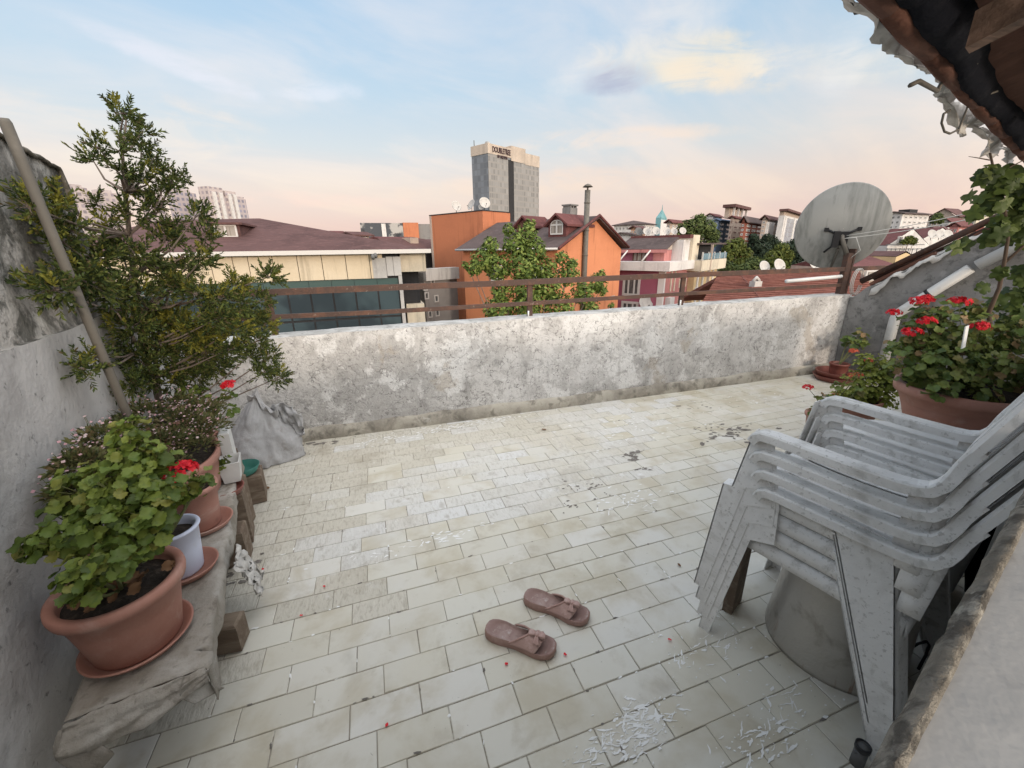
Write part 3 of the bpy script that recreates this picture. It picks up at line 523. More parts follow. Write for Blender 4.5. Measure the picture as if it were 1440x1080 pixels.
# white rain pipe on the right wall
pp=thing('rain_pipe','white plastic rain pipe running up the dark right wall','pipe')
b=MB(); pl=[RP(.395,-.05,.0),RP(.39,-.05,.62),RP(.40,-.05,.67),RP(.43,-.05,.705),RP(.765,-.05,1.09)]; b.tube(pl,.042,14); b.build('lower_pipe','pvc',pp)
b=MB(); b.tube([RP(.80,-.06,1.115),RP(1.6,-.06,1.83)],.044,14); b.build('upper_pipe','pvc',pp)
b=MB(); q0,q1=RP(.56,-.05,.857),RP(.575,-.05,.875); b.tube([q0,q1],.046,14); b.tube([q0,RP(.56,.0,.83)],.012,6); b.build('clamp','black_plastic',pp)
# ---------------- slippers ----------------
def slipper(loc,rz,label,flip=1):
    t=thing('slipper',label,'slipper',loc,'pair of slippers on the tiles',rz)
    L=.255
    # outline: y along length (0 heel .. L toe), x width
    ol=[(0,0),(.020,.0035),(.030,.013),(.036,.032),(.0375,.06),(.0345,.095),(.034,.12),(.038,.155),(.043,.19),(.042,.217),(.034,.240),(.018,.253),(0,.2555)]
    left=[(-x*(.93 if .08<y<.16 else 1),y) for x,y in ol[::-1][1:-1]]; full=[(x*flip,y) for x,y in ol+left]
    zb=lambda y:.010*max(0,(y-.2)/.055)**2
    zt=lambda y:.034-.012*min(1,max(0,(y-.08)/.12))+zb(y)
    b=MB(); n=len(full); cy=.13
    def ring(k,zf): return [(x*k,cy+(y-cy)*(k if k<1 else 1),zf(y)) for x,y in full]
    b.add(ring(.96,lambda y:zb(y)*.7)+ring(1.0,lambda y:zb(y)*.7+.004)+ring(1.0,lambda y:zt(y)-.003)+ring(.97,zt),[(a*n+i,a*n+(i+1)%n,(a+1)*n+(i+1)%n,(a+1)*n+i) for a in range(3) for i in range(n)]+[tuple(range(n))[::-1]],0,True)
    o=b.build('sole','sandal',t); 
    b=MB(); rr=[(.97,0),(.90,.001),(.84,-.005),(.6,-.0075),(.3,-.0075)]
    vs=[]; 
    for k,d in rr: vs+=[(x*k,cy+(y-cy)*k,zt(cy+(y-cy)*k)+d) for x,y in full]
    vs.append((0,cy,zt(cy)-.0075)); m_=len(rr)
    b.add(vs,[(a*n+i,a*n+(i+1)%n,(a+1)*n+(i+1)%n,(a+1)*n+i) for a in range(m_-1) for i in range(n)]+[((m_-1)*n+i,(m_-1)*n+(i+1)%n,m_*n) for i in range(n)],0,True)
    b.build('footbed','sandal_top',t)
    b=MB()
    def st(u,v):   # strap: deep curved rear edge, straighter front edge
        a=(u-.5)*2; yr=.166-.066*abs(a)**1.7; yf=.212-.020*abs(a)**2; y=yr+(yf-yr)*v; w=.0385+.030*max(0,y-.09)
        h=.036-.010*v; x=a*w*(1.03-.05*abs(a)**3); z=.012+zt(y)*.45+h*(1-abs(a)**2.2)
        z+=.0016*math.sin(a*16+v*3)*math.exp(-(a*2.2)**2)
        return Vector((x*flip,y,z))
    b.grid(st,34,10); b.build('strap','strap',t,solid=.004)
    b=MB(); b.tube([st(i/18,0)+Vector((0,-.001,.001)) for i in range(19)],.0040,6); b.build('strap_edge','sandal',t)
    b=MB(); c=st(.5,.5)
    for s in (-1,1):   # two soft loops lying along the foot and two short ends
        b.grid(lambda u,v:(lambda a,q:Vector((c.x+q*math.cos(a)*.9,c.y+s*(.004+.026*u),c.z+.001+.006*math.sin(u*2.6+.3)+q*math.sin(a)*.6+.0015*math.sin(v*20))))(v*2*math.pi,.003+.009*math.sin(u*2.4+.2)),9,14)
        b.grid(lambda u,v:Vector((c.x+s*(.004+.024*u),c.y+(v-.5)*(.008+.016*u)+.004*u,c.z+.004-.013*u*u+.002*math.sin(v*9))),8,8)
    b.lathe([(0,.0085),(.005,.0075),(.007,.004),(.006,0)],(c.x,c.y,c.z+.002),12); b.build('bow','strap',t,solid=.0025)
    return t
sA0,sA1=atZ(684,888),atZ(788,922); d=(sA1-sA0); slipper((sA0.x,sA0.y,0),math.atan2(d.y,d.x)-math.pi/2,'dusty pink slipper with a bow, the nearer one, beside the two red petals',1)
sB0,sB1=atZ(738,842),atZ(832,876); d=(sB1-sB0); slipper((sB0.x,sB0.y,0),math.atan2(d.y,d.x)-math.pi/2,'dusty pink slipper with a bow, the farther one, toward the parapet',-1)
# ---------------- stacked plastic chairs ----------------
ch=thing('plastic_chair','white plastic armchair at the bottom of the stack, the lowest of the four','chair',(1.303,.690,0),'stack of white plastic armchairs',R_(15.4))
U_=lambda hw,lip,t:[(-hw,-lip),(-hw,-.003),(-hw+.004,.002),(hw-.004,.002),(hw,-.003),(hw,-lip),(hw-t,-lip),(hw-t,-t),(-hw+t,-t),(-hw+t,-lip)]
for s in (-1,1):
    b=MB(); P=[(s*.201,-.259,.728),(s*.204,-.249,.705),(s*.209,-.241,.680),(s*.217,-.235,.655),(s*.224,-.227,.637),(s*.229,-.216,.625),(s*.231,-.198,.620),(s*.234,-.17,.618),(s*.237,-.08,.620),(s*.239,.02,.625),(s*.241,.10,.629),(s*.241,.132,.627),(s*.241,.152,.615),(s*.241,.162,.595)]
    b.sweep(P,U_(.0235,.025,.0032),(1,0,0)); b.build('arm','chair',ch,bevel=.0015)
    # front leg: shaped side plate with a front return
    b=MB(); out=lambda z:s*(.262-.026*z/.62); yz=[(.160,.610),(.098,.610),(.085,.455),(.150,.432),(.215,0),(.252,0),(.218,.413),(.190,.418)]
    def plate(b,yz,th=.0035,shift=0):
        n=len(yz); vs=[(out(z)+shift,y,z) for y,z in yz]+[(out(z)-s*th+shift,y,z) for y,z in yz]
        f=[tuple(range(n)),tuple(range(n,2*n))[::-1]]+[(i,(i+1)%n,n+(i+1)%n,n+i) for i in range(n)]
        if s>0: f=[q[::-1] for q in f]
        b.add(vs,f)
    plate(b,yz)
    def ret(b,edge,w,th=.0035,dy=1):
        """flange along the edge polyline, width w towards the chair's middle"""
        vs=[]
        for y,z in edge:
            x=out(z); vs+=[(x,y,z),(x-s*w,y+dy*.006,z),(x-s*w,y+dy*.006-dy*th,z),(x,y-dy*th,z)]
        f=[]
        for i in range(len(edge)-1): f+=[(i*4+k,i*4+(k+1)%4,(i+1)*4+(k+1)%4,(i+1)*4+k) for k in range(4)]
        f+=[(0,1,2,3),tuple(range(len(vs)-4,len(vs)))[::-1]]
        b.add(vs,f)
    ret(b,[(.252,0),(.218,.413),(.190,.418),(.160,.610)],.045); b.build('leg','chair',ch)
    b=MB(); out=lambda z:s*(.264-.034*z/.47)
    yzr=[(-.062,.462),(-.196,.452),(-.300,0),(-.243,0)]
    plate(b,yzr,.004); ret(b,[(-.300,0),(-.196,.452)],.05,dy=-1); ret(b,[(-.243,0),(-.062,.462)],.016)
    b.box((out(.458)-s*.004,-.13,.458),(.014,.142,.006),Matrix.Rotation(.07,3,'X')); b.build('leg','chair',ch)
# seat: dished panel with aprons and slots
b=MB(); sy0,sy1=-.215,.17
def seat(u,v):
    x=-.222+.444*u; y=sy0+(sy1-sy0)*v; return (x,y,.425-.018*math.sin(u*3.14)*math.sin(min(1,v*1.2)*2.6)+.012*v)
xs=[0,.1,.13,.25,.28,.40,.43,.57,.60,.72,.75,.87,.90,1]
for i in range(len(xs)-1):
    if i%2==0: b.grid(lambda u,v:seat(xs[i]+(xs[i+1]-xs[i])*u,v),4,8)
    else:
        b.grid(lambda u,v:seat(xs[i]+(xs[i+1]-xs[i])*u,v*.12),2,2); b.grid(lambda u,v:seat(xs[i]+(xs[i+1]-xs[i])*u,.86+v*.14),2,2)
for s in (0,1): b.grid(lambda u,v:(lambda q:(q[0]+(.006 if s else -.006)*v,q[1],q[2]-.044*v))(seat(s,u)),10,3)
for s in (0,1): b.grid(lambda u,v:(lambda q:(q[0],q[1]+(.006 if s else -.006)*v,q[2]-.045*v))(seat(u,s)),10,3)
b.build('seat','chair',ch,solid=.004)
b=MB()
def bk(x,t): # backrest surface: t 0 seat .. 1 top
    z=.43+t*.50; y=-.205-.022*t-.105*max(0,t-.35)**1.0/.65-.03*math.sin(t*3)*0; return Vector((x,y-.012*(1-(x/.22)**2),z))
for s in (-1,1):
    P=[tuple(bk(s*(.222-.035*t),t)) for t in (.58,.65,.72,.8,.92)]+[tuple(bk(s*.16,1.0))]
    b.sweep(P,[(a,-c) for a,c in U_(.0258,.016,.0036)][::-1],(1,0,0))
b.grid(lambda u,v:bk(-.165+.33*u,.9+.1*v+.03*math.sin(u*3.14)),14,3); b.grid(lambda u,v:bk(-.185+.37*u,.0+.12*v),14,3)
for k in range(6):
    x0=-.165+k*.0575; b.grid(lambda u,v:bk(x0+.04*u,.1+.82*v),3,12)
for s in (-1,1): b.grid(lambda u,v:Vector((s*(.226+.012*(1-v)),-.190-.045*u-.012*v*u,.455+.16*v)),3,5)
b.build('backrest','chair',ch,solid=.0038)
for k,lab in ((1,'white plastic armchair second from the bottom of the stack'),(2,'white plastic armchair second from the top of the stack'),(3,'white plastic armchair on top of the stack, its arms and seat seen from above')):
    c_=dup(ch,(1.303-.265*.0138*k,.690+.964*.0138*k,.055*k),R_(15.4),lab)
# drum under the chairs
dr=thing('metal_drum','dented grey metal tub standing under the stacked chairs','tub',(1.365,.665,0))
b=MB(); prof=[(.0,.004),(.185,.004),(.192,.0),(.194,.015),(.188,.06),(.178,.22),(.172,.335),(.176,.345),(.178,.352),(.172,.354),(.166,.345),(.168,.33),(.174,.2),(.18,.03),(0,.03)]; b.lathe(prof,(0,0,0),48,wob=.012); b.build('tub_body','drum',dr)
b=MB(); b.lathe([(.165,.333),(.150,.326),(0,.322)],(0,0,0),32,mi=0); b.tube([(.10*math.cos(a),.10*math.sin(a)-.02,.335) for a in [i*.4 for i in range(14)]],.006,6); b.build('contents','black_plastic',dr)
b=MB(); b.prism([(1.13,.86),(1.22,.90),(1.205,.93),(1.115,.89)],0,.36); b.prism([(1.15,.93),(1.2,.95),(1.195,.97),(1.145,.95)],0,.30); tag(b.build('wooden_plank','wood'),'old wooden plank standing upright behind the metal tub','plank')
# plastic table, bin and bag behind the chairs
tb=thing('plastic_table','white plastic table with a round edged top half hidden behind the chair stack','table',(1.90,.80,0),rz=R_(15))
b=MB(); b.prism([(.33*math.cos(a)*(1 if abs(math.cos(a))<.8 else .96),.33*math.sin(a)) for a in [i*2*math.pi/40 for i in range(40)]],.53,.555); b.build('tabletop','white_plastic',tb,bevel=.006)
for sx,sy in ((-1,-1),(1,-1),(1,1),(-1,1)):
    b=MB(); b.prism([(sx*.2,sy*.22),(sx*.28,sy*.22),(sx*.28,sy*.27),(sx*.2,sy*.27)],0,.53); b.build('leg','white_plastic',tb)
lb=thing('plastic_bin','big pale grey plastic bin standing behind the rear legs of the chairs','bin',(1.93,.82,0))
b=MB(); b.lathe([(0,.01),(.17,.0),(.185,.04),(.215,.42),(.225,.44),(.215,.45),(.2,.43),(.17,.05),(0,.05)],n=40); b.build('bin_body','white_plastic',lb); b=MB(); b.lathe([(.226,.44),(.235,.435),(.235,.455),(.22,.46)],n=40); b.build('rim','white_plastic',lb)
b=MB(); random.seed(4)
b.grid(lambda u,v:(lambda a,r:Vector((2.10+r*math.cos(a),.60+.8*r*math.sin(a),.55*v)))(u*2*math.pi,(.10+.02*fbm(math.cos(u*6.28)*2,math.sin(u*6.28)*2,v*4))*(math.sin(min(1,.25+v*.75)*2.6))+.003),28,14,closeu=True)
tag(b.build('rubbish_bag','membrane'),'crumpled black bag in the dark gap between the bin and the house wall','bag')
b=MB(); b.tube([(1.52+.05*math.sin(i*.7),.50+.02*i/3,.006+.08*abs(math.sin(i*.5))) for i in range(12)],.004,6); tag(b.build('black_hose','black_plastic'),'thin black hose curling on the tiles behind the rear chair legs','hose')
sb=thing('pipe_stub','short dark grey pipe stub standing upright at the bottom edge near the sill','pipe',(1.072,.392,0))
b=MB(); b.tube([(0,0,.0),(-.003,-.002,.072)],.0150,20); b.tube([(-.016,.004,.05),(-.019,.004,.05)],.004,6); b.build('tube','dish_dark',sb); b=MB(); b.lathe([(.0152,.062),(.0170,.062),(.0170,.076),(.0135,.076),(.012,.03)],(-.003,-.002,0),24); b.build('rim','black_plastic',sb)
# ---------------- plants ----------------
def W(b,name,mats,par,**k):
    o=b.build(name,mats,par,**k); o.location=-Vector(par.location); return o
def leaf(b,p,nrm,r,mi=0,n=12,ruf=.2,cup=.22,notch=True):
    nrm=nrm.normalized(); a=nrm.cross(rvec()).normalized(); c=nrm.cross(a); ph=rnd(0,6); vs=[p-nrm*cup*r*.2]; sx=rnd(.9,1.1)
    for k in range(n):
        t=2*math.pi*k/n; q=.58*r; vs.append(p+a*q*math.cos(t)*sx+c*q*math.sin(t)+nrm*(cup*.33*r+ruf*.4*r*math.sin(3*t+ph)))
    for k in range(2*n):
        t=math.pi*k/n; q=r*(1 if k%2 else .86)*(1-.45*max(0,math.cos(t))**14 if notch else 1); vs.append(p+a*q*math.cos(t)*sx+c*q*math.sin(t)+nrm*(cup*r+ruf*r*math.sin(3*t+ph)+.05*r*math.sin(7*t)))
    fs=[(0,1+k,1+(k+1)%n) for k in range(n)]
    for k in range(n):
        i,j=1+k,1+(k+1)%n; o=1+n; fs+=[(i,o+2*k,o+2*k+1),(i,o+2*k+1,j),(j,o+2*k+1,o+(2*k+2)%(2*n))]
    b.add(vs,fs,mi,True)
def blade(b,p,d,l,w,mi=0,droop=.2):
    d=d.normalized(); s=d.cross(rvec()).normalized()*w*.5; up=s.cross(d).normalized(); 
    b.add([p-s*.5,p+s*.5,p+d*l*.5+s+up*l*.06,p+d*l*.5-s+up*l*.06,p+d*l-Vector((0,0,l*droop))],[(0,1,2,3),(3,2,4)],mi)
def clumps(L,Yd=None):
    out=[]
    for c in L:
        px,py,rp,Y=c[:4]; q=atY(px,py,Y); cz=(q-CAM).dot(fw); out.append((q,rp*cz/FPX))
    return out
def clampwall(q,r,pad=.03):
    # keep clear of the left wall
    for _ in range(40):
        if q.x-r*.7<XLW(q.y)+pad: q=CAM+(q-CAM)*.985
    return q
def geranium(par,cl,nl,lr,root,m='leaf',fl=(),flm='red',stems=True,dead=0):
    b=MB(); tot=sum(r*r for _,r in cl)
    sb=MB()
    for q,r in cl:
        k=max(3,int(nl*r*r/tot))
        for i in range(k):
            d=rvec(); d.z=d.z*.8+.15; p=q+d*r*rnd(.35,1.0)
            leaf(b,p,d*.7+Vector((rnd(-.3,.3)-.1,rnd(-.3,.3)-.25,.75)),lr*rnd(.55,1.15))
            if stems and i%4==0: sb.tube([p,p.lerp(q,.6)-Vector((0,0,.01)),q.lerp(root,.35)],[.0012,.0016,.002],4,cap=False)
        if stems: sb.tube([q+Vector((0,0,r*.3)),q.lerp(root,.5)+Vector((rnd(-.01,.01),rnd(-.01,.01),0)),root],[.003,.004,.006],5,cap=False)
    W(b,'foliage',m,par)
    if stems: W(sb,'stems','stem',par)
    for f in fl: flower(par,f[0],f[1],f[2] if len(f)>2 else root,flm)
def flower(par,c,r,root,m='red',n=38):
    b=MB()
    for i in range(n):
        d=rvec(); d.z=abs(d.z)*.9-.15; p=c+Vector((d.x*r,d.y*r,d.z*r*.75)); nn=(d+Vector((0,-.2,.2))+rvec()*.5).normalized()
        a=nn.cross(rvec()).normalized(); q=nn.cross(a); fr=r*.30*rnd(.8,1.2)
        for k in range(5):
            t=2*math.pi*k/5+rnd(-.1,.1); u=a*math.cos(t)+q*math.sin(t); s=nn.cross(u)
            b.add([p,p+u*fr*.6+s*fr*.38+nn*fr*.12,p+u*fr+nn*fr*.1,p+u*fr*.6-s*fr*.38+nn*fr*.12],[(0,1,2,3)])
    W(b,'flower_head',m,par)
    b=MB(); b.tube([c-Vector((0,0,r*.2)),c.lerp(root,.4)+Vector((0,0,.01)),root],[.0015,.0018,.0022],5); W(b,'flower_stalk','stem',par)
def pot(par,c,z0,h,rr,rb,m,sx=1,sy=1,lip=.024,lw=.012,soil=True,rot=None,name='pot'):
    b=MB(); b.lathe([(0,z0+.004),(rb*.96,z0),(rb,z0+.006),(rb+(rr-lw-rb)*.55,z0+h*.5),(rr-lw,z0+h-lip),(rr-.002,z0+h-lip+.001),(rr+.001,z0+h-lip*.5),(rr-.001,z0+h-.002),(rr-.006,z0+h),(rr-lw-.006,z0+h-.002),(rr-lw-.010,z0+h-.014),(rr-lw-.014,z0+h-.06)],(c[0],c[1],0),48,sx,sy,rot=rot); W(b,name,m,par)
    if soil:
        b=MB(); b.lathe([(rr-lw-.011,z0+h-.030),(rr*.5,z0+h-.022),(0,z0+h-.018)],(c[0],c[1],0),32,sx,sy,rot=rot); W(b,'soil','soil',par)
def saucer(c,z,r,m,label,h=.024,group=None,loc=None):
    b=MB(); b.lathe([(0,.003),(r*.8,0),(r*.86,.003),(r,h-.002),(r,h),(r-.006,h),(r*.84,.007),(0,.006)],(0,0,0),40); o=b.build('saucer',m); o.location=(c[0],c[1],z); return tag(o,label,'saucer',group)
random.seed(21)
# bench
F0=Vector((-.512,.985,0)); F1=Vector((-.76,2.35,0)); fd=(F1-F0).normalized(); fn=Vector((-fd.y,fd.x,0)); BW=.235; BZ=.30
bn=thing('plank_bench','low plank bench along the left wall carrying the row of flower pots','bench')
bp=lambda s,o,z:(F0+fd*s+fn*o)*1+Vector((0,0,z))
b=MB(); 
for o0,o1 in ((.012,.13),(.138,BW)): b.prism([bp(.02,o0,0)[:2],bp(1.42,o0,0)[:2],bp(1.42,o1,0)[:2],bp(.02,o1,0)[:2]],BZ-.04,BZ-.006)
b.build('seat_board','wood',bn)
for s,o,wd,hh in ((.365,-.018,.075,.115),(.40,.05,.10,.262),(.84,-.014,.10,.17),(.86,.06,.1,.262),(1.12,-.01,.11,.262),(.34,.16,.12,.262)):
    b=MB(); c=bp(s,o+.06,hh/2); b.box(c,(.14,wd,hh),Matrix.Rotation(rnd(-.25,.1)+.1,3,'Z'),ch=.008); b.build('support_block','wood',bn)
tarp=MB()
def tpf(u,v):
    s=-.005+u*1.30; o=BW+.02-v*(BW+.02+.075+.012*fbm(s*6,2)+(.05 if u<.05 else 0)); z=BZ+.003*fbm(s*14,o*18,2)+.004*abs(fbm(s*7,o*9,5))
    if o<.0: k=-o; z-=k*.96; oo=-.005-.012*fbm(s*9,k*8)-.004
    else: oo=o
    return bp(s,oo,z)
tarp.grid(tpf,80,40)
def tend(u,v):  # near end hanging flap, longer to the left, with folded corner
    o=-.006+u*(BW+.026); dr=(.025+.035*math.sin(u*3.0)**.8+.02*u)*v; 
    return bp(-.006-.02*math.sin(v*2.2)-.012*fbm(o*14,v*3,3)-.03*v*u,o+.02*v*(u-.3),BZ-dr+.003*fbm(o*20,v*5))
tarp.grid(tend,40,16)
tarp.grid(lambda u,v:bp(-.012-.02*u+.05*(1-u)*v*.6,-.01+.012*math.sin(v*4)-.004+.05*u,BZ-.004-.11*v*(1-.35*u)),8,10)
tarp.grid(lambda u,v:bp(-.012-.035*math.sin(v*2),BW-.04+.07*u+.01*math.sin(v*5),BZ-.01-.13*v*(1-.5*abs(u-.5))),8,10)
o=tarp.build('grey_tarp','tarp',solid=.003); tag(o,'stiff dirty grey tarpaulin draped over the plank bench, hanging at its near end','tarpaulin')
b=MB()
b.grid(lambda u,v:bp(.42+.14*u+.04*fbm(u*4,v*4),-.030-.05*v-.025*abs(fbm(u*9,v*7)),.262-.15*v+.02*fbm(u*7,v*5,1)),16,16); tag(b.build('rag','rag',solid=.004),'crumpled dirty white rag hanging over the wood block under the bench','rag')
# front terracotta pot with geranium
Z0=BZ+.012
def near(px,py,z): return atZ(px,py,z)
c1=atZ(203,905,BZ)+Vector((-.01,.01,0))
saucer(c1,BZ+.004,.120,'terracotta','big terracotta saucer under the front geranium pot at the near end of the bench')
g1=thing('potted_geranium','big terracotta pot of lush green geranium leaves at the near end of the bench','potted plant',(c1.x,c1.y,Z0),'potted geraniums on the bench')
pot(g1,c1,Z0,.195,.136,.094,'terracotta',lip=.03,lw=.014)
root=Vector((c1.x,c1.y,Z0+.16))
cl=clumps([(85,762,40,1.12),(112,812,34,1.03),(150,735,46,1.15),(205,690,45,1.22),(125,690,42,1.25),(190,760,44,1.12),(150,800,36,1.02),(185,612,28,1.34),(180,650,36,1.3),(215,650,30,1.3),(60,765,22,1.12),(215,720,34,1.15),(95,728,30,1.2),(165,690,36,1.2),(120,840,20,.99)])
geranium(g1,[(clampwall(q,r),r) for q,r in cl],820,.0195,root)
b=MB(); random.seed(5)
for i in range(14): 
    p=c1+Vector((rnd(-.09,.11),rnd(-.1,.02),.0)); leaf(b,Vector((p.x,p.y,Z0+.185+rnd(0,.02))),Vector((rnd(-.5,.5),rnd(-.6,0),1)),rnd(.012,.02))
o=W(b,'leaf_litter','dry_leaf',g1); o['kind']='stuff'
# blue white pot
c2=atZ(258,798,BZ+.02)
saucer(c2+Vector((.01,.0,0)),BZ+.004,.088,'terracotta','small terracotta saucer under the bluish white pot')
g2_=thing('potted_geranium','bluish white plastic pot of geranium with a big round red flower head','potted plant',(c2.x,c2.y,Z0),'potted geraniums on the bench')
pot(g2_,c2,Z0,.165,.075,.055,'blue_white',lip=.012,lw=.006)
r2=Vector((c2.x,c2.y,Z0+.15))
geranium(g2_,clumps([(232,705,24,1.36),(268,690,20,1.42),(218,728,20,1.33),(250,700,18,1.4),(283,682,14,1.45)]),60,.022,r2,'leaf',[(atY(253,664,1.42),.046)])
# small terracotta pot
c3=atZ(282,735,BZ+.02)
saucer(c3+Vector((.015,0,0)),BZ+.004,.092,'terracotta2','worn pale terracotta saucer under the third pot from the near end')
g3=thing('potted_plant','plain terracotta pot of withered leaves, third from the near end of the bench','potted plant',(c3.x,c3.y,Z0),'potted geraniums on the bench')
pot(g3,c3,Z0,.17,.085,.066,'terracotta2',lip=.02,lw=.006)
r3=Vector((c3.x,c3.y,Z0+.15)); geranium(g3,clumps([(262,700,22,1.6),(280,672,16,1.66),(245,690,22,1.6)]),44,.018,r3,'leaf_dark')
# long planter with pink flowering ground cover
c4=bp(.98,.13,0)
g4=thing('planter','long terracotta planter full of tiny pale pink flowers in the middle of the bench','planter',(c4.x,c4.y,Z0))
RZ=Matrix.Rotation(R_(10.5),3,'Z')
pot(g4,(c4.x,c4.y),Z0,.185,.22,.17,'terracotta2',sx=.52,sy=1.0,lip=.042,lw=.016,rot=RZ)
def mat_plant(par,cl,n,flow,name='foliage',m='leaf_small',bl=(.012,.03),fs=.0045):
    b=MB(); fb=MB(); tot=sum(r*r for _,r in cl)
    for q,r in cl:
        for i in range(int(n*r*r/tot)):
            d=rvec(); d.z=abs(d.z); p=q+Vector((d.x*r,d.y*r,(d.z-.4)*r*.8))*rnd(.3,1)
            blade(b,p,d+Vector((0,0,.3))+rvec()*.6,rnd(*bl),rnd(.005,.010))
            if random.random()<flow and d.z>.2:
                h=p+d*.02+Vector((0,0,rnd(.005,.03))); a=rvec(); nn=(Vector((0,-.4,1))+a*.4).normalized(); x=nn.cross(a).normalized()*fs*rnd(.7,1.3); y=nn.cross(x)
                fb.add([h+x,h+y,h-x,h-y],[(0,1,2,3)]); b.tube([h,p],.0007,3,cap=False)
    W(b,name,m,par)
    if fb.v: W(fb,'blossoms','pink',par)
cl=[(clampwall(q,r),r) for q,r in clumps([(285,600,34,1.95),(250,590,34,1.95),(230,620,36,1.8),(270,625,30,1.85),(200,580,30,2.0),(175,600,30,1.85),(160,640,34,1.7),(235,650,28,1.75),(290,575,26,2.1),(255,565,24,2.1),(140,615,30,1.75)])]
mat_plant(g4,cl,4200,.10)
g7=thing('potted_plant','dark small leaved trailing plant in a pot against the left wall behind the front geranium','potted plant',(-.86,1.45,BZ))
pot(g7,(-.86,1.45),BZ,.15,.085,.065,'terracotta2')
cl=[(clampwall(q,r),r) for q,r in clumps([(110,650,30,1.5),(95,690,26,1.42),(130,640,28,1.55),(115,700,28,1.42),(140,670,26,1.5)])]
mat_plant(g7,cl,1800,.07)
# far small pots
c5=bp(1.26,.12,0)
g5=thing('potted_geranium','small terracotta pot of geranium with a single red flower near the grey sack','potted plant',(c5.x,c5.y,BZ),'potted geraniums on the bench')
pot(g5,(c5.x,c5.y),BZ,.17,.07,.052,'terracotta',lip=.02,lw=.006); r5=Vector((c5.x,c5.y,BZ+.15))
geranium(g5,clumps([(300,572,20,2.25),(312,560,16,2.2),(285,560,18,2.3),(318,580,12,2.15),(265,548,18,2.35)]),46,.022,r5,'leaf',[(atY(322,541,2.3),.034)])
pb=bp(1.25,.025,0)
b=MB(); b.box((0,0,.085),(.045,.10,.17),RZ,ch=.006); o=b.build('plastic_tub','white_plastic'); o.location=(pb.x,pb.y,BZ); tag(o,'upright narrow white plastic tub beside the small terracotta pot at the far end','tub')
b=MB(); b.lathe([(0,.003),(.06,0),(.062,.004),(.08,.04),(.075,.042),(.06,.01),(0,.008)],n=32); o=b.build('dish','green_plastic'); q=bp(1.36,.0,0); o.location=(q.x,q.y,.17); tag(o,'dark green plastic bowl between the bench end and the grey sack','bowl')
b=MB(); b.box((q.x,q.y,.083),(.16,.14,.165),RZ,ch=.006); tag(b.build('wood_block','wood'),'old square wood block under the green bowl behind the sack','block')
c6=bp(1.03,.0,0)
g6=thing('potted_plant','small square white plastic pot with a few orange green leaves on the bench edge','potted plant',(c6.x,c6.y,BZ))
b=MB(); rr=[(-.5,-.5),(.5,-.5),(.5,.5),(-.5,.5)]
vs=[];
for k,z in ((.062,0),(.085,.10),(.077,.10),(.06,.02)): vs+=[Vector(RZ@Vector((x*k,y*k*1.3,0)))+Vector((c6.x,c6.y,BZ+.006+z)) for x,y in rr]
b.add(vs,[(3,2,1,0)]+[(a*4+i,a*4+(i+1)%4,(a+1)*4+(i+1)%4,(a+1)*4+i) for a in range(3) for i in range(4)]+[(12,13,14,15)]); W(b,'pot','white_plastic',g6)
geranium(g6,clumps([(306,655,13,1.95),(315,645,9,1.95),(300,665,9,1.9)]),24,.016,Vector((c6.x,c6.y,BZ+.09)),'leaf')
q=atZ(316,686,.30); b=MB(); b.box((q.x-.01,q.y+.03,.135),(.13,.13,.268),RZ,ch=.008); tag(b.build('wood_block','wood'),'weathered wood block standing under the empty brown saucer','block')
saucer(q,.272,.075,'brown_plastic','empty reddish brown plastic saucer on a wood block at the bench edge',h=.03)
# juniper
jb=atY(229,577,2.40)
jp=thing('juniper_tree','tall potted juniper with a thin leaning trunk and ragged green branches in the left corner','tree',(jb.x,jb.y,BZ))
pot(jp,(jb.x,jb.y),BZ-.28,.30+.2,.16,.12,'terracotta2')
def jpt(px,py,Y): return atY(px,py,Y)
tk=[(230,590,2.40),(215,530,2.39),(201,490,2.38),(195,440,2.37),(188,390,2.36),(182,330,2.34),(176,270,2.33),(172,215,2.32),(178,165,2.32)]
TP=[jpt(*t) for t in tk]; b=MB(); b.tube(TP,[.016,.015,.014,.013,.012,.010,.008,.006,.003],8); b.tube([jpt(229,577,2.41),jpt(218,520,2.44),jpt(222,470,2.46),jpt(235,420,2.45),jpt(250,370,2.42)],[.012,.010,.008,.006,.003],7); b.tube([jpt(213,520,2.39),jpt(190,480,2.25),jpt(165,440,2.1)],[.009,.007,.003],7); W(b,'trunk','bark',jp)
J=[(0,120,[(570,130,60),(600,190,55),(655,212,32),(450,285,38),(425,340,46),(545,300,26),(585,262,36),(650,285,36),(705,345,42),(560,400,50),(640,425,52),(720,400,42),(790,445,50),(828,435,30),(600,470,45),(740,500,46),(700,560,60),(600,590,60),(505,640,44,1),(445,545,28),(235,520,50,1),(130,560,52),(250,610,70,1),(330,670,62),(285,720,50),(905,600,55),(945,700,42),(930,800,46),(760,700,55),(800,660,50),(560,760,70),(450,800,70),(660,800,62),(740,870,60),(850,850,50),(380,900,80),(250,940,60),(500,950,80),(640,960,70),(800,930,70),(900,960,62),(1000,980,60),(1085,915,50,1),(1240,880,50),(1205,985,36),(1100,1000,50)]),
   (0,430,[(600,100,90),(700,60,90),(800,80,90,1),(900,120,85,1),(1000,60,70),(1080,100,70,1),(1150,60,50),(1220,85,42,1),(950,200,80),(850,250,90),(750,200,80),(650,260,70),(1050,200,60),(1000,270,60),(900,320,70),(800,350,60),(1185,160,40),(1240,235,34),(1280,330,40),(1215,305,36),(1150,230,42),(385,290,36),(430,240,32),(600,370,52),(700,330,52)])]
random.seed(31)
fb=MB(); tb_=MB(); br=MB()
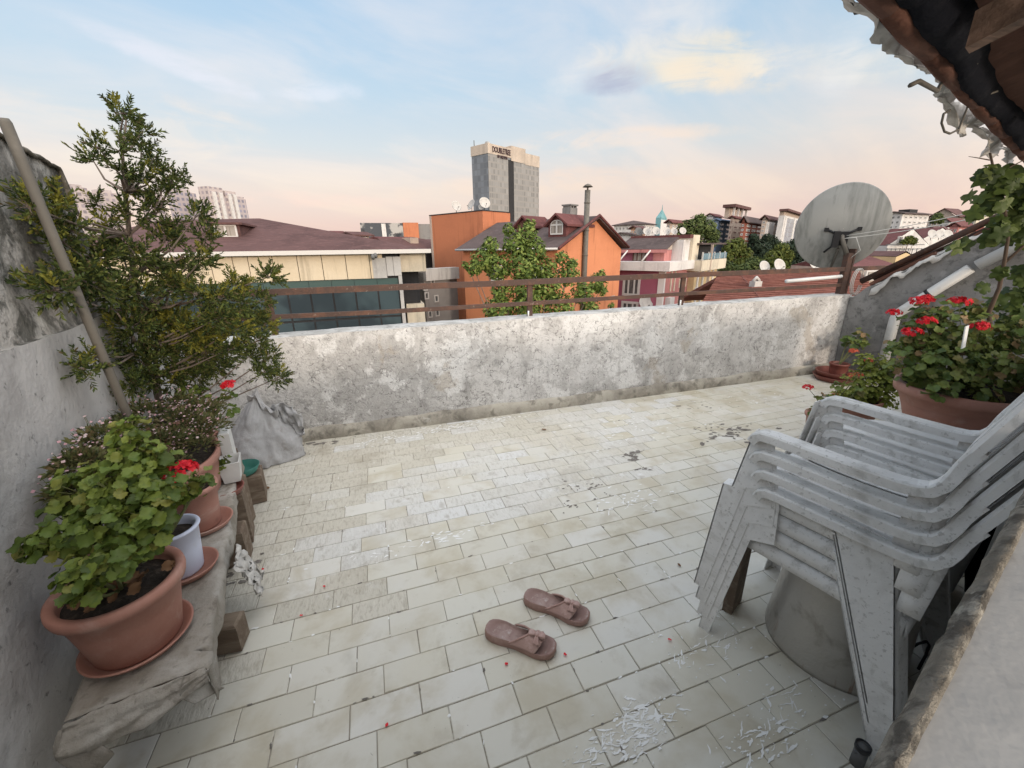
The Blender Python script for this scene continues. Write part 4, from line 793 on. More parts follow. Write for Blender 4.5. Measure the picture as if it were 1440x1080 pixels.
def spray(b,p,d,l,nb):
    d=d.normalized(); side=d.cross(rvec()).normalized()
    for k in range(nb):
        t=(k+.3)/nb; s=side if k%2 else -side; s=(s+rvec()*.5); o=p+d*l*t
        blade(b,o,d*.9+s*.75,l*.40*(1-.4*t),.0064,0,.02)
    blade(b,p+d*l*.6,d,l*.5,.006,0,0)
for ox,oy,L in J:
    for c in L:
        px,py,rp=ox+c[0]/3.27,oy+c[1]/3.27,c[2]/3.27; bright=len(c)>3
        Y=2.33+rnd(-.16,.2)+(-.12 if px<120 else 0); q=atY(px,py,Y); r=rp*((q-CAM).dot(fw))/FPX; q=clampwall(q,r,.02)
        # branch from the trunk, below the clump
        zt=q.z-.28*abs(q.x-jb.x)-.05; best=min(TP,key=lambda t:abs(t.z-max(zt,TP[0].z+.05))); mid=best.lerp(q,.55)+Vector((rnd(-.02,.02),rnd(-.02,.02),-.02))
        br.tube([best,mid,q],[.006,.004,.002],5,cap=False)
        r*=.86 if py<300 else 1.0; n=int(9+r*r*(9500 if py<330 else 15000))
        for i in range(n):
            d=rvec(); p=q+d*r*rnd(.15,.85); out=(d+(q-best).normalized()*.5+Vector((0,0,.35))+rvec()*.35)
            tip=(d.z>.1 or bright) and random.random()<(.55 if bright else .16)
            spray(tb_ if tip else fb,p,out,rnd(.034,.070),13)
        for i in range(int(4+r*40)):
            d=rvec(); br.tube([q-d*r*.2,q+d*r*.8],[.002,.0008],3,cap=False)
W(br,'branches','bark',jp); W(fb,'foliage','juniper',jp); W(tb_,'new_growth','juniper_tip',jp)
# leaning pole
b=MB(); pl0,pl1=Vector((-.895,1.83,.30)),atY(5,166,1.665); b.tube([pl0,pl0.lerp(pl1,.5),pl1-(pl1-pl0).normalized()*.01,pl1],[.0135,.0135,.0135,.010],16); tag(b.build('metal_pole','pole'),'grey round metal pole leaning upright against the left wall in front of the juniper','pole')
# grey sack
random.seed(8)
def sack(u,v):
    a=u*2*math.pi; ca,sa=math.cos(a),math.sin(a)
    cx=-.83+.09*v-.02*math.sin(v*3); cy=2.82+.02*v; 
    base=.165+.05*math.cos(a-.2)**3+.085*max(0,math.cos(a+1.75))**4+.03*math.cos(3*a+.6)
    taper=(1-v**1.6)*(1-.25*v)+.10*math.sin(v*3.14)*(.5+.5*math.cos(a+.1))
    fold=1+.17*ridge(ca*2.0+v*1.6,sa*2.0-v*1.2,v*2.5)*(.35+v)+.06*ridge(ca*5+v*3,sa*5,v*5)*(.3+v)+.06*fbm(ca*4,sa*4,v*7)
    r=base*max(.02,taper)*fold
    z=.47*v*(1+.06*fbm(ca*3,sa*3,2))-.085*max(0,math.cos(a-.5))*v**2*1.3+.01*fbm(ca*5,sa*5,v*4)
    return Vector((cx+r*ca*1.15,cy+r*sa*.85,max(.003,z)))
b=MB(); b.grid(sack,120,60,closeu=True)
b.grid(lambda u,v:Vector((-.72+.20*u,2.86-.05*u+.05*fbm(u*5,v*5),.30-.22*v*(.6+.4*u)+.05*math.sin(u*4+v*3)+.03*ridge(u*4,v*3,1))),40,30)
b.grid(lambda u,v:Vector((-.80+.16*u,2.80+.05*v-.03*u,.40-.10*v+.04*math.sin(u*6)+.05*ridge(u*3.3,v*2.2,4)-.08*u)),30,24)
tag(b.build('grey_sack','sack',solid=.003),'crumpled grey woven sack slumped against the parapet in the left corner','sack')
# fallen leaves and petals
random.seed(12)
def petal(px,py,m,label,r,cat='petal',grp='red petals on the tiles'):
    p=atZ(px,py,.004); b=MB(); n=8; vs=[(0,0,.002)]+[(r*rnd(.7,1.1)*math.cos(k*.785)*1.3,r*rnd(.6,1)*math.sin(k*.785),rnd(.001,.005)) for k in range(n)]; b.add(vs,[(0,1+k,1+(k+1)%n) for k in range(n)]); nm={'petal':'fallen_petal','leaf':'fallen_leaf'}[cat]; o=b.build(nm,m); o.location=p; o.rotation_euler=(0,0,rnd(0,3)); tag(o,label,cat,grp)
for px,py,l in ((712,934,'red petal on the tiles just in front of the nearer slipper'),(795,921,'red petal on the tiles just right of the nearer slipper toe'),(544,1020,'red petal in a joint at the bottom of the picture, nearest the camera'),(424,866,'tiny red petal on the cream tiles midway between bench and slippers'),(456,825,'small dark red petal on the tiles right of the bench, beyond the others'),(370,801,'tiny red petal on the dusty tiles close to the bench'),(942,900,'red petal on the tiles left of the chair stack feet')):
    petal(px,py,'red',l,.0055)
for px,py,l,r in ((374,687,'curled dry brown leaf on the tiles near the sack and saucer',.022),(765,604,'small brown leaf on the tiles near the middle of the parapet',.016),(955,795,'small dark leaf scrap on the tiles left of the chairs',.008)):
    petal(px,py,'dry_leaf',l,r,'leaf','dry leaves on the tiles')
# ---------------- plants on the right ----------------
pc=Vector((2.80,1.13,0))
stn=thing('plant_stand','rough concrete block under the large terracotta planter behind the chairs','stand',(pc.x,pc.y,0))
b=MB(); b.box((0,0,.15),(.5,.4,.30),Matrix.Rotation(.26,3,'Z'),ch=.01); W2=b.build('block','skirting',stn); b=MB(); b.box((0,0,.32),(.56,.46,.036),Matrix.Rotation(.26,3,'Z'),ch=.006); b.build('slab','lime',stn)
gr=thing('potted_geranium','large terracotta planter of bushy geranium with seven red flower heads by the right wall','potted plant',(pc.x,pc.y,.34),'potted geraniums on the right')
pot(gr,pc,.34,.27,.285,.19,'terracotta',sx=1.0,sy=.95,lip=.05,lw=.02)
rt=Vector((pc.x,pc.y,.56))
cl=clumps([(1290,510,36,1.25),(1330,520,40,1.15),(1375,520,40,1.1),(1420,520,36,1.1),(1300,470,34,1.3),(1345,480,38,1.2),(1395,480,40,1.15),(1435,470,34,1.15),(1320,445,28,1.3),(1275,490,24,1.35),(1430,550,26,1.05),(1380,555,24,1.02),(1320,550,20,1.1),(1370,440,26,1.3),(1285,530,22,1.25)])
geranium(gr,cl,1100,.026,rt,'leaf_dark',[(atY(1258,440,1.45),.032),(atY(1292,424,1.4),.042),(atY(1302,421,1.42),.036),(atY(1349,425,1.3),.046),(atY(1304,452,1.28),.036),(atY(1283,468,1.3),.042),(atY(1378,460,1.12),.038)],'red')
b=MB(); b.box(atY(1357,474,1.02),(.022,.004,.10),Matrix.Rotation(-.25,3,'Y')); tag(b.build('plant_marker','white'),'blank white plastic strip stuck upright among the red geraniums','marker')
c=atZ(1215,575,.1); sh=thing('potted_shrub','yellowish green leafy bush in a pot on the floor left of the big planter','potted plant',(3.25,1.85,0))
pot(sh,(3.25,1.85),0,.24,.15,.11,'terracotta')
geranium(sh,clumps([(1215,545,30,1.85),(1240,522,30,1.85),(1235,560,28,1.8),(1195,560,24,1.85),(1258,535,26,1.75),(1222,510,18,1.9),(1180,560,14,1.85)]),950,.0185,Vector((3.25,1.85,.22)),'leaf_yellow')
s2=thing('potted_geranium','straggly geranium with one red and several salmon flowers leaning out beyond the chair stack','potted plant',(2.85,1.78,0),'potted geraniums on the right')
pot(s2,(2.85,1.78),0,.20,.12,.09,'terracotta')
r_=Vector((2.85,1.78,.19))
geranium(s2,clumps([(1148,580,12,1.75),(1155,560,10,1.78),(1180,545,9,1.8),(1165,595,12,1.7),(1205,552,8,1.75)]),44,.026,r_,'leaf_dark',[(atY(1137,545,1.78),.030)])
for px,py,r in ((1141,590,.018),(1222,507,.024),(1196,528,.022),(1208,527,.026),(1175,555,.018)): flower(s2,atY(px,py,1.82),r,r_,'salmon',16)
# small red pot in the far corner
c=Vector((4.34,2.70,0))
saucer(c,0,.20,'brown_plastic','lower wide brown plastic saucer of the two stacked in the far right corner',h=.05)
saucer(c,.034,.185,'brown_plastic','upper brown plastic saucer holding the small red pot in the far right corner',h=.06)
g8=thing('potted_geranium','small red pot with a sparse geranium and one orange flower in the far right corner','potted plant',(c.x,c.y,.045),'potted geraniums on the right')
pot(g8,c,.045,.13,.085,.065,'brown_plastic',lip=.02,lw=.006)
c8=Vector((c.x,c.y,.16))
geranium(g8,clumps([(1200,486,12,2.7),(1208,472,10,2.7),(1192,480,9,2.72),(1213,482,9,2.68)]),44,.032,c8,'leaf_dark',[(atY(1201,494,2.62),.040)],'salmon')
# vine
vn=thing('grape_vine','dark green grape vine with broad leaves climbing from the right planter up to the eave','vine',(3.3,1.25,0))
random.seed(17)
st=[(1394,470,1.22),(1390,440,1.22),(1405,405,1.22),(1412,370,1.22),(1418,330,1.22),(1412,290,1.22),(1400,250,1.24),(1392,215,1.26)]
b=MB(); b.tube([Vector((3.15,1.28,.55))]+[atY(*p) for p in st],[.010]*3+[.009,.008,.007,.006,.005,.004],7)
b.tube([atY(1412,370,1.22),atY(1440,345,1.2),atY(1470,330,1.15)],[.007,.006,.004],6); b.tube([atY(1392,225,1.25),atY(1375,222,1.27),atY(1362,220,1.3)],[.003,.002,.001],5); b.tube([atY(1400,250,1.24),atY(1420,235,1.2),atY(1440,225,1.2)],[.004,.003,.002],5); W(b,'stems','stem_brown',vn)
b=MB()
def vleaf(b,p,nrm,r):
    nrm=nrm.normalized(); a=nrm.cross(rvec()).normalized(); c=nrm.cross(a); n=20; vs=[p]
    for k in range(n):
        t=2*math.pi*k/n; q=r*(.80+.20*math.cos(5*t))*(1-.5*max(0,math.cos(t+math.pi))**10)*(1+.05*(k%2)); vs.append(p+a*q*math.cos(t)+c*q*math.sin(t)+nrm*r*(-.18*abs(math.sin(t))+.1*math.sin(4*t)))
    b.add(vs,[(0,1+k,1+(k+1)%n) for k in range(n)],0,True)
for px,py,rp,n in [(1385,245,15,12),(1405,255,24,30),(1435,260,28,36),(1390,285,22,24),(1425,300,30,44),(1395,325,22,22),(1435,330,24,26),(1370,300,12,6),(1359,275,5,1),(1352,345,9,5),(1340,347,7,3),(1440,440,34,32),(1418,450,22,14),(1375,405,9,3),(1438,385,22,18),(1430,412,20,14),(1405,380,10,4),(1435,475,26,20),(1400,425,12,5)]:
    q=atY(px+4,py,1.22); r=.85*rp*((q-CAM).dot(fw))/FPX
    for i in range(n):
        d=rvec(); vleaf(b,q+d*r*rnd(.3,1),Vector((-.55,-.45,.35))+d*.7,rnd(.024,.046))
W(b,'foliage','vine',vn)
b=MB(); q=atY(1414,327,1.05)
# ---------------- the city beyond ----------------
GA=R_(-30); DL=Vector((math.sin(GA),math.cos(GA),0)); DR=Vector((math.cos(GA),-math.sin(GA),0))
def bmat(n,col,l2=None,s=.6): 
    MT[n]=mat(n,col,.85,layers=[(s,6,.45,.68,l2 or tuple(c*.72 for c in col),.7),((s*4,s*4,s*.35),6,.54,.70,tuple(c*.55 for c in col),.65),((s*6,s*6,s*.25),5,.58,.72,tuple(c*.4 for c in col),.4),(s*12,6,.54,.7,tuple(min(1,c*1.2) for c in col),.35)],bump=[(9,6,.01)],spec=.2); return n
bmat('cream_panel',(.56,.47,.345),(.60,.515,.395)); bmat('orange_wall',(.47,.175,.09),(.40,.15,.08)); bmat('orange_bright',(.56,.225,.115),(.50,.195,.10)); bmat('purple_wall',(.32,.105,.15),(.28,.09,.13)); bmat('pink_wall',(.46,.20,.19)); bmat('cream_wall',(.60,.53,.42)); bmat('yellow_wall',(.56,.42,.24)); bmat('grey_wall',(.21,.20,.195)); bmat('grey_light',(.42,.41,.40)); bmat('white_wall',(.62,.59,.57)); bmat('beige_wall',(.45,.36,.30)); bmat('brick_wall',(.24,.085,.06)); bmat('blue_wall',(.16,.22,.32)); bmat('pink_tower',(.46,.40,.40),s=.05); bmat('tower_cap',(.50,.42,.35),s=.05); bmat('dark_wall',(.035,.034,.036)); bmat('peach_wall',(.56,.33,.22)); bmat('turquoise',(.17,.33,.35),s=.1)
def rmat(n,col,sc): MT[n]=mat(n,col,.85,layers=[(sc,6,.45,.66,tuple(c*.6 for c in col),.7),(sc*6,5,.5,.68,tuple(min(1,c*1.5) for c in col),.5)],bump=[(sc*5,4,.05)],spec=.15)
rmat('roof_brown',(.115,.062,.058),.5); rmat('roof_dark',(.10,.075,.072),.5); rmat('roof_red',(.20,.052,.036),.8); rmat('roof_maroon',(.13,.052,.05),.6)
MT['glass_dark']=mat('dark_glass',(.022,.034,.042),.08,spec=.8,layers=[(.35,3,.45,.6,(.05,.075,.085),.8)]); MT['glass_green']=mat('green_glass',(.05,.085,.08),.15,spec=.7); MT['glass_blue']=mat('blue_glass',(.10,.17,.21),.12,spec=.7,layers=[(.3,3,.45,.6,(.22,.32,.36),.7)])
MT['pane']=mat('window_pane',(.07,.075,.08),.12,spec=.6,layers=[(.9,3,.45,.6,(.16,.15,.14),.7)]); MT['curtain']=mat('curtained_pane',(.30,.27,.24),.5,layers=[((9,9,.4),3,.45,.6,(.17,.14,.12),.7)])
MT['frame_w']=mat('white_frame',(.54,.52,.50),.6); MT['frame_b']=mat('brown_frame',(.10,.045,.035),.6); MT['letter']=mat('sign_letters',(.05,.025,.03),.6)
def gridmat(n,wall,glass,sx,sz,mx,mz):
    M=bpy.data.materials.new(n); M.use_nodes=True; nt=M.node_tree; b_=nt.nodes['Principled BSDF']; b_.inputs['Roughness'].default_value=.35
    t=N(nt,'ShaderNodeTexCoord').outputs['UV']; s=N(nt,'ShaderNodeSeparateXYZ'); nt.links.new(t,s.inputs[0])
    def cell(v,per,m):
        f=mth(nt,'FRACT',mth(nt,'DIVIDE',v,per)); return mth(nt,'LESS_THAN',f,m)
    def fl(v,per): return mth(nt,'FLOOR',mth(nt,'DIVIDE',v,per))
    msk=mth(nt,'MAXIMUM',cell(s.outputs[0],sx,mx),cell(s.outputs[1],sz,mz))
    cv=N(nt,'ShaderNodeCombineXYZ'); wire(nt,fl(s.outputs[0],sx),cv.inputs[0]); wire(nt,fl(s.outputs[1],sz),cv.inputs[1])
    wn=N(nt,'ShaderNodeTexWhiteNoise',noise_dimensions='2D'); nt.links.new(cv.outputs[0],wn.inputs['Vector'])
    g=mixc(nt,wn.outputs['Value'],glass,tuple(min(1,c*1.7) for c in glass)); nt.links.new(mixc(nt,msk,g,wall),b_.inputs['Base Color']); MT[n]=M
gridmat('hotel_grid',(.24,.225,.21),(.155,.15,.145),1.9,3.3,.22,.26); gridmat('hotel_side',(.155,.165,.18),(.115,.125,.14),2.6,3.3,.12,.16); gridmat('tower_grid',(.46,.39,.375),(.20,.17,.185),4.6,4.2,.5,.45); gridmat('tower_grid_b',(.42,.36,.36),(.18,.17,.21),4.0,4.2,.42,.45)
def uvface(b_obj):
    me=b_obj.data; uv=me.uv_layers.new(name='uv')
    for p in me.polygons:
        n=p.normal; ax=Vector((-n.y,n.x,0)); ax=ax.normalized() if ax.length>.01 else Vector((1,0,0))
        for li in p.loop_indices:
            v=me.vertices[me.loops[li].vertex_index].co; uv.data[li].uv=(v.dot(ax),v.z)
    return b_obj
def azof(px,py=345): d=ray(px,py); return d.x/d.y
class Bld:
    """box on the city grid: near vertical corner at pixel column cpx and depth Y, side faces reaching columns lpx and rpx"""
    def __init__(s,name,label,cpx,Y,lpx,rpx,cat='building',group=None,z0=-14,dl=DL,dr=DR,a=None,b=None):
        k=azof(cpx); s.N=Vector((k*Y,Y,0))
        if (cpx>1200 or cpx<420) and dl is DL: g=R_(-8) if cpx>1200 else R_(-55); dl=Vector((math.sin(g),math.cos(g),0)); dr=Vector((math.cos(g),-math.sin(g),0))
        s.dl,s.dr=dl,dr
        def ln(px,d): t=azof(px); return (s.N.x-t*s.N.y)/(t*d.y-d.x)
        s.a=a if a else ln(lpx,dl); s.b=b if b else ln(rpx,dr); s.z0=z0
        s.t=thing(name,label,cat,(s.N.x,s.N.y,z0),group)
    def z(s,py,px=None):
        px=px if px is not None else 0; d=ray(px,py); 
        return CAMH+d.z/math.hypot(d.x,d.y)*math.hypot(s.N.x,s.N.y)
    def p(s,u,v,z=0): q=s.N+s.dl*u+s.dr*v; return Vector((q.x,q.y,z))   # u metres along left face, v along right face
    def col(s,px,face): 
        t=azof(px); d=s.dl if face=='L' else s.dr; return (s.N.x-t*s.N.y)/(t*d.y-d.x)
    def at(s,px,py,face):
        """(distance along the face, height) seen at a pixel"""
        u=s.col(px,face); q=s.N+(s.dl if face=='L' else s.dr)*u; d=ray(px,py); return u,CAMH+d.z/math.hypot(d.x,d.y)*math.hypot(q.x,q.y)
    def box(s,name,m,u0,u1,v0,v1,z0,z1,par=None):
        b=MB(); f=[s.p(u0,v0),s.p(u0,v1),s.p(u1,v1),s.p(u1,v0)]; f=[(q.x,q.y) for q in f]; b.prism(f,z0,z1); o=b.build(name,m,par or s.t)
        o.location=-Vector(s.t.location) if not par else (0,0,0); return o
    def walls(s,m,zt,name='wall'): s.zt=zt; return s.box(name,m,0,s.a,0,s.b,s.z0,zt)
    def win(s,face,c,z,w,h,fm='frame_w',pm='pane',fr=.09,mull=1,name='window',out=0.0,detail=True,surround=0):
        n=-s.dr if face=='L' else -s.dl; d=s.dl if face=='L' else s.dr; base=s.N+d*c
        P=lambda u,zz,o:Vector((base.x,base.y,z+zz))+d*u+n*(o+out)
        b=MB()
        def bx(u0,u1,z0,z1,o0,o1,mi): 
            vs=[P(u,zz,o) for o in (o0,o1) for u,zz in ((u0,z0),(u1,z0),(u1,z1),(u0,z1))]; b.add(vs,[(3,2,1,0),(4,5,6,7),(0,1,5,4),(1,2,6,5),(2,3,7,6),(3,0,4,7)],mi)
        hw,hh=w/2,h/2
        bx(-hw,-hw+fr,-hh,hh,-.05,.07,0); bx(hw-fr,hw,-hh,hh,-.05,.07,0); bx(-hw+fr,hw-fr,hh-fr,hh,-.05,.068,0); bx(-hw+fr,hw-fr,-hh,-hh+fr,-.05,.068,0)
        for k in range(mull): u=-hw+w*(k+1)/(mull+1); bx(u-fr*.35,u+fr*.35,-hh+fr,hh-fr,-.05,.055,0)
        if not detail: bx(-hw+fr,hw-fr,-hh+fr,hh-fr,-.05,.02,1); o=b.build(name,[fm,pm],s.t); o.location=-Vector(s.t.location); return o
        o=b.build(name,fm,s.t); o.location=-Vector(s.t.location)
        b=MB(); bx(-hw+fr,hw-fr,-hh+fr,hh-fr,-.05,.02,0); b.build('pane',pm,o); return o
    def winpx(s,face,x0,y0,x1,y1,**k):
        c0,za=s.at(x0,y0,face); c1,zb=s.at(x1,y0,face); cm,zt=s.at((x0+x1)/2,y0,face); _,zb=s.at((x0+x1)/2,y1,face); return s.win(face,(c0+c1)/2,(zt+zb)/2,abs(c1-c0),zt-zb,**k)
    def rows(s,face,u0,u1,nu,z0,z1,nz,w,h,**k):
        for j in range(nz):
            for i in range(nu): s.win(face,u0+(u1-u0)*(i+.5)/nu,z0+(z1-z0)*(j+.5)/nz,w,h,detail=False,**k)
    def gable(s,m,zt,zr,axis='u',over=.25,name='roof',hip=0,th=.12,gm=None):
        """pitched roof with the ridge along u (left face direction) or v; gm closes the gable ends in wall material"""
        b=MB(); a,bb=s.a,s.b; e=[(-over,-over),(-over,bb+over),(a+over,bb+over),(a+over,-over)]
        if axis=='u': r=[(-over+hip,bb/2),(a+over-hip,bb/2)]; sl=[(0,4,5,3),(1,2,5,4)]; en=[(0,1,4),(2,3,5)]
        else: r=[(a/2,-over+hip),(a/2,bb+over-hip)]; sl=[(0,1,5,4),(2,3,4,5)]; en=[(1,2,5),(3,0,4)]
        vs=[s.p(u,v,zt) for u,v in e]+[s.p(u,v,zr) for u,v in r]
        for f in sl+(en if hip else []):
            n=len(f); q=[vs[i] for i in f]; lo=[v-Vector((0,0,th)) for v in q]; b.add(q+lo,[tuple(range(n)),tuple(range(2*n-1,n-1,-1))]+[(i,(i+1)%n,(i+1)%n+n,i+n) for i in range(n)])
        o=b.build(name,m,s.t); o.location=-Vector(s.t.location)
        if gm and not hip:
            b=MB(); 
            if axis=='u': G=[(( 0,0),(0,bb),(0,bb/2)),((a,0),(a,bb),(a,bb/2))]
            else: G=[((0,0),(a,0),(a/2,0)),((0,bb),(a,bb),(a/2,bb))]
            for g_ in G[:1]:
                b=MB(); b.add([s.p(*g_[0],zt-th),s.p(*g_[1],zt-th),s.p(*g_[2],zr-th)],[(0,1,2)]); o2=b.build('gable_wall',gm,s.t); o2.location=-Vector(s.t.location)
        return o
def mini_dish(p,r,label,az=170,m='dish_white',group='small satellite dishes on the far roofs',dark=False):
    t=thing('roof_dish',label,'satellite dish',p,group,R_(180-az))
    RX=Matrix.Rotation(R_(65),3,'X'); b=MB(); b.lathe([(0,-.22*r),(.5*r,-.17*r),(.85*r,-.06*r),(r,0),(r*.98,.03*r),(.8*r,-.05*r),(.4*r,-.15*r),(0,-.18*r)],(0,0,r*1.25),20,rot=RX.to_3x3()); b.build('reflector',m,t)
    b=MB(); b.tube([(0,.12*r,0),(0,.2*r,r*1.15)],.06*r,6); b.tube([(0,-.05*r,r*.45),(0,-.75*r,r*1.0)],.03*r,5); b.box((0,-.78*r,r*1.03),(.12*r,.2*r,.12*r)); b.build('mast','dish_dark',t)
    return t
def W3(b,name,m,t): o=b.build(name,m,t); o.location=-Vector(t.location); return o
# --- long low office building with the brown roof (left) ---
gx=lambda px,Y:azof(px)*Y
YB=22.; ob=thing('office_building','long cream panelled office building with dark glass band and brown hipped roof on the left','building',(gx(450,YB),YB,-14))
xl,xr,xc=gx(60,YB),gx(559,YB),gx(598,YB); zE=atY(450,353,YB).z; zP=atY(450,394,YB).z; zG=atY(450,405,YB).z; zE2=zE-.16
def bx(x0,x1,y0,y1,z0,z1,m,name,t=ob,ch=0):
    b=MB(); b.box(((x0+x1)/2,(y0+y1)/2,(z0+z1)/2),(x1-x0,y1-y0,z1-z0)); return W3(b,name,m,t)
bx(xl,xr-.02,YB+.12,YB+16,-14,zE2,'dark_wall','wall')
pxs=[60,93,126,159,192,225,258,290,322,344,379,414,449,483,517,536]
for a_,c_ in zip(pxs,pxs[1:]): bx(gx(a_,YB)+.015,gx(c_,YB)-.015,YB,YB+.10,zP,zE2-.004,'cream_panel','wall_panel')
bx(gx(520.5,YB),gx(540,YB),YB-.02,YB+.10,zP,zE2-.2,'grey_light','wall_panel')
for a_,c_ in ((540.5,550),(550.5,561)): bx(gx(a_,YB),gx(c_,YB),YB-.06,YB+.10,zP+.1,zE2-.15,'grey_light','wall_panel')
for k in range(16):
    a_=60+k*33.2; c_=a_+32.6
    if a_>552: break
    c_=min(c_,555); bx(gx(a_,YB),gx(c_,YB),YB+.06,YB+.11,zG+.004,zP-.02,'glass_green','glass_panel')
    for j in range(6): bx(gx(a_,YB)+.03,gx(c_,YB)-.03,YB+.08,YB+.115,zG-1.55*(j+1)+.05,zG-1.55*j-.05,'glass_dark','glass_panel')
bx(xl,xr,YB+.0,YB+.118,zG-.06,zG,'grey_wall','sill_band'); bx(gx(556,YB),gx(561,YB),YB-.05,YB+.14,-14,zP+.09,'grey_light','corner_post')
# end block
bx(gx(561.2,YB),gx(598,YB),YB+.3,YB+6,zP+.25,zE2,'cream_wall','end_block'); bx(gx(562.5,YB),gx(588,YB),YB+.9,YB+6,zP-1.4,zP+.22,'dark_wall','recess'); bx(gx(565,YB),gx(592,YB),YB+.6,YB+6,-14,zP-1.42,'cream_wall','end_wall')
b=MB(); zr=atY(365,307,31).z; x0,x1=gx(20,YB),gx(604,YB); YR=31.; 
R1=Vector((gx(250,YR),YR,atY(300,313,YR).z)); R1=Vector((gx(235,YR),YR,zr-.15)); R2=Vector((gx(372,YR),YR,zr))
ev_=[Vector((x0,YB-.35,zE)),Vector((x1,YB-.35,zE)),Vector((x1-.3,40,zE)),Vector((x0,40,zE))]
vs=ev_+[R1,R2]; lo=[q-Vector((0,0,.08)) for q in vs]; fs=[(0,1,5,4),(1,2,5),(2,3,4,5),(3,0,4)]
b.add(vs+lo,fs+[tuple(i+6 for i in f[::-1]) for f in fs]); W3(b,'roof','roof_brown',ob)
bx(x0,x1,YB-.42,YB-.36,zE-.16,zE+.03,'frame_w','gutter')
dq=Vector((gx(322,25.2),25.2,0)); zd0,zd1=atY(322,334,25.2).z,atY(322,316,25.2).z
dmr=bx(dq.x-.62,dq.x+.62,25.2,29,zd0-.3,zd1,'roof_brown','dormer'); 
b=MB(); hw=.48
for x0_,x1_ in ((-.5,-.42),(-.04,.04),(.42,.5)): b.box((dq.x+(x0_+x1_)/2,25.17,(zd0+zd1)/2),(x1_-x0_,.1,zd1-zd0))
b.box((dq.x,25.17,zd0+.03),(1.0,.09,.08)); b.box((dq.x,25.17,zd1-.03),(1.0,.09,.08)); o=b.build('window','frame_w',dmr); b=MB(); b.box((dq.x,25.18,(zd0+zd1)/2),(.9,.05,zd1-zd0-.1)); b.build('pane','curtain',o)
b=MB(); b.prism([(dq.x-.8,25.0),(dq.x+.8,25.0),(dq.x+.8,29),(dq.x-.8,29)],zd1,zd1+.1); b.build('roof','roof_brown',dmr)
b=MB(); q=atY(524,358,YB-.3); b.tube([q,q+Vector((0,-.3,-.15))],.09,8); b.tube([q+Vector((.12,0,.05)),q+Vector((.12,-.25,-.1))],.09,8); b.box(q+Vector((.06,.05,.1)),(.3,.2,.12)); W3(b,'floodlight','dish_dark',ob)
# --- grey apartment behind it ---
ga=Bld('apartment_building','dull grey apartment block with small dark windows squeezed beside the tall orange block',592,30,585,640); ga.walls('grey_wall',ga.z(384,600))
ga.box('balcony','grey_light',-.3,ga.a,0,ga.b,ga.z(395,600),ga.z(378,600))
for px,py in ((593,404),(604,396),(594,416),(597,442),(608,440),(608,420)): ga.winpx('R',px-3,py-5,px+3,py+5,fr=.08,mull=0,fm='grey_light')
br_=Bld('low_house','low house with brown roofs and a cream chimney behind the office building',560,36,520,612); br_.walls('dark_wall',br_.z(352,570)); br_.gable('roof_brown',br_.z(352,570),br_.z(334,590),'v',over=.5)
br_.box('chimney','beige_wall',1,2.2,br_.col(588,'R'),br_.col(599,'R'),0,br_.z(333,592))
# --- tall orange block ---
bl=Bld('orange_block','tall plain orange rendered block with a stained flat top',680,31,607,715,b=3.0); zt=bl.z(296.5,680); bl.walls('orange_wall',zt)
bl.box('parapet_edge','dark_wall',-.03,bl.a+.05,-.03,bl.b+.05,zt,zt+.07); bl.box('corner_trim','beige_wall',bl.a-.22,bl.a+.02,-.03,.15,-14,zt-.01)
for px,r,lab,az in ((640,.42,'leftmost pale dish on top of the tall orange block',160),(660,.40,'narrow dish seen edge on, second on top of the tall orange block',250),(674,.22,'smallest dish on top of the tall orange block, just left of the round white one',200),(682,.42,'round white dish at the corner on top of the tall orange block',175)):
    u=bl.col(min(px,679),'L'); q=bl.p(u,.35,zt+.05); mini_dish(q,r,lab,az)
# --- orange gabled house ---
oh=Bld('orange_house','orange house with a dark brown gable roof, dormer window and tall flue pipe',784,22,651,874); ze=oh.z(348,784); zr=oh.at(836,304,'R')[1]
oh.walls('orange_bright',ze-.15)
b=MB(); q=[oh.p(0,.02,ze-.16),oh.p(0,oh.b-.02,ze-.16),oh.p(0,oh.b/2,zr-.14)]; n_=oh.dl*.3; b.add(q+[v+n_ for v in q],[(0,1,2),(5,4,3),(0,2,5,3),(2,1,4,5)]); W3(b,'gable_wall','orange_bright',oh.t)
oh.gable('roof_dark',ze,zr,'u',over=.35,th=.14)
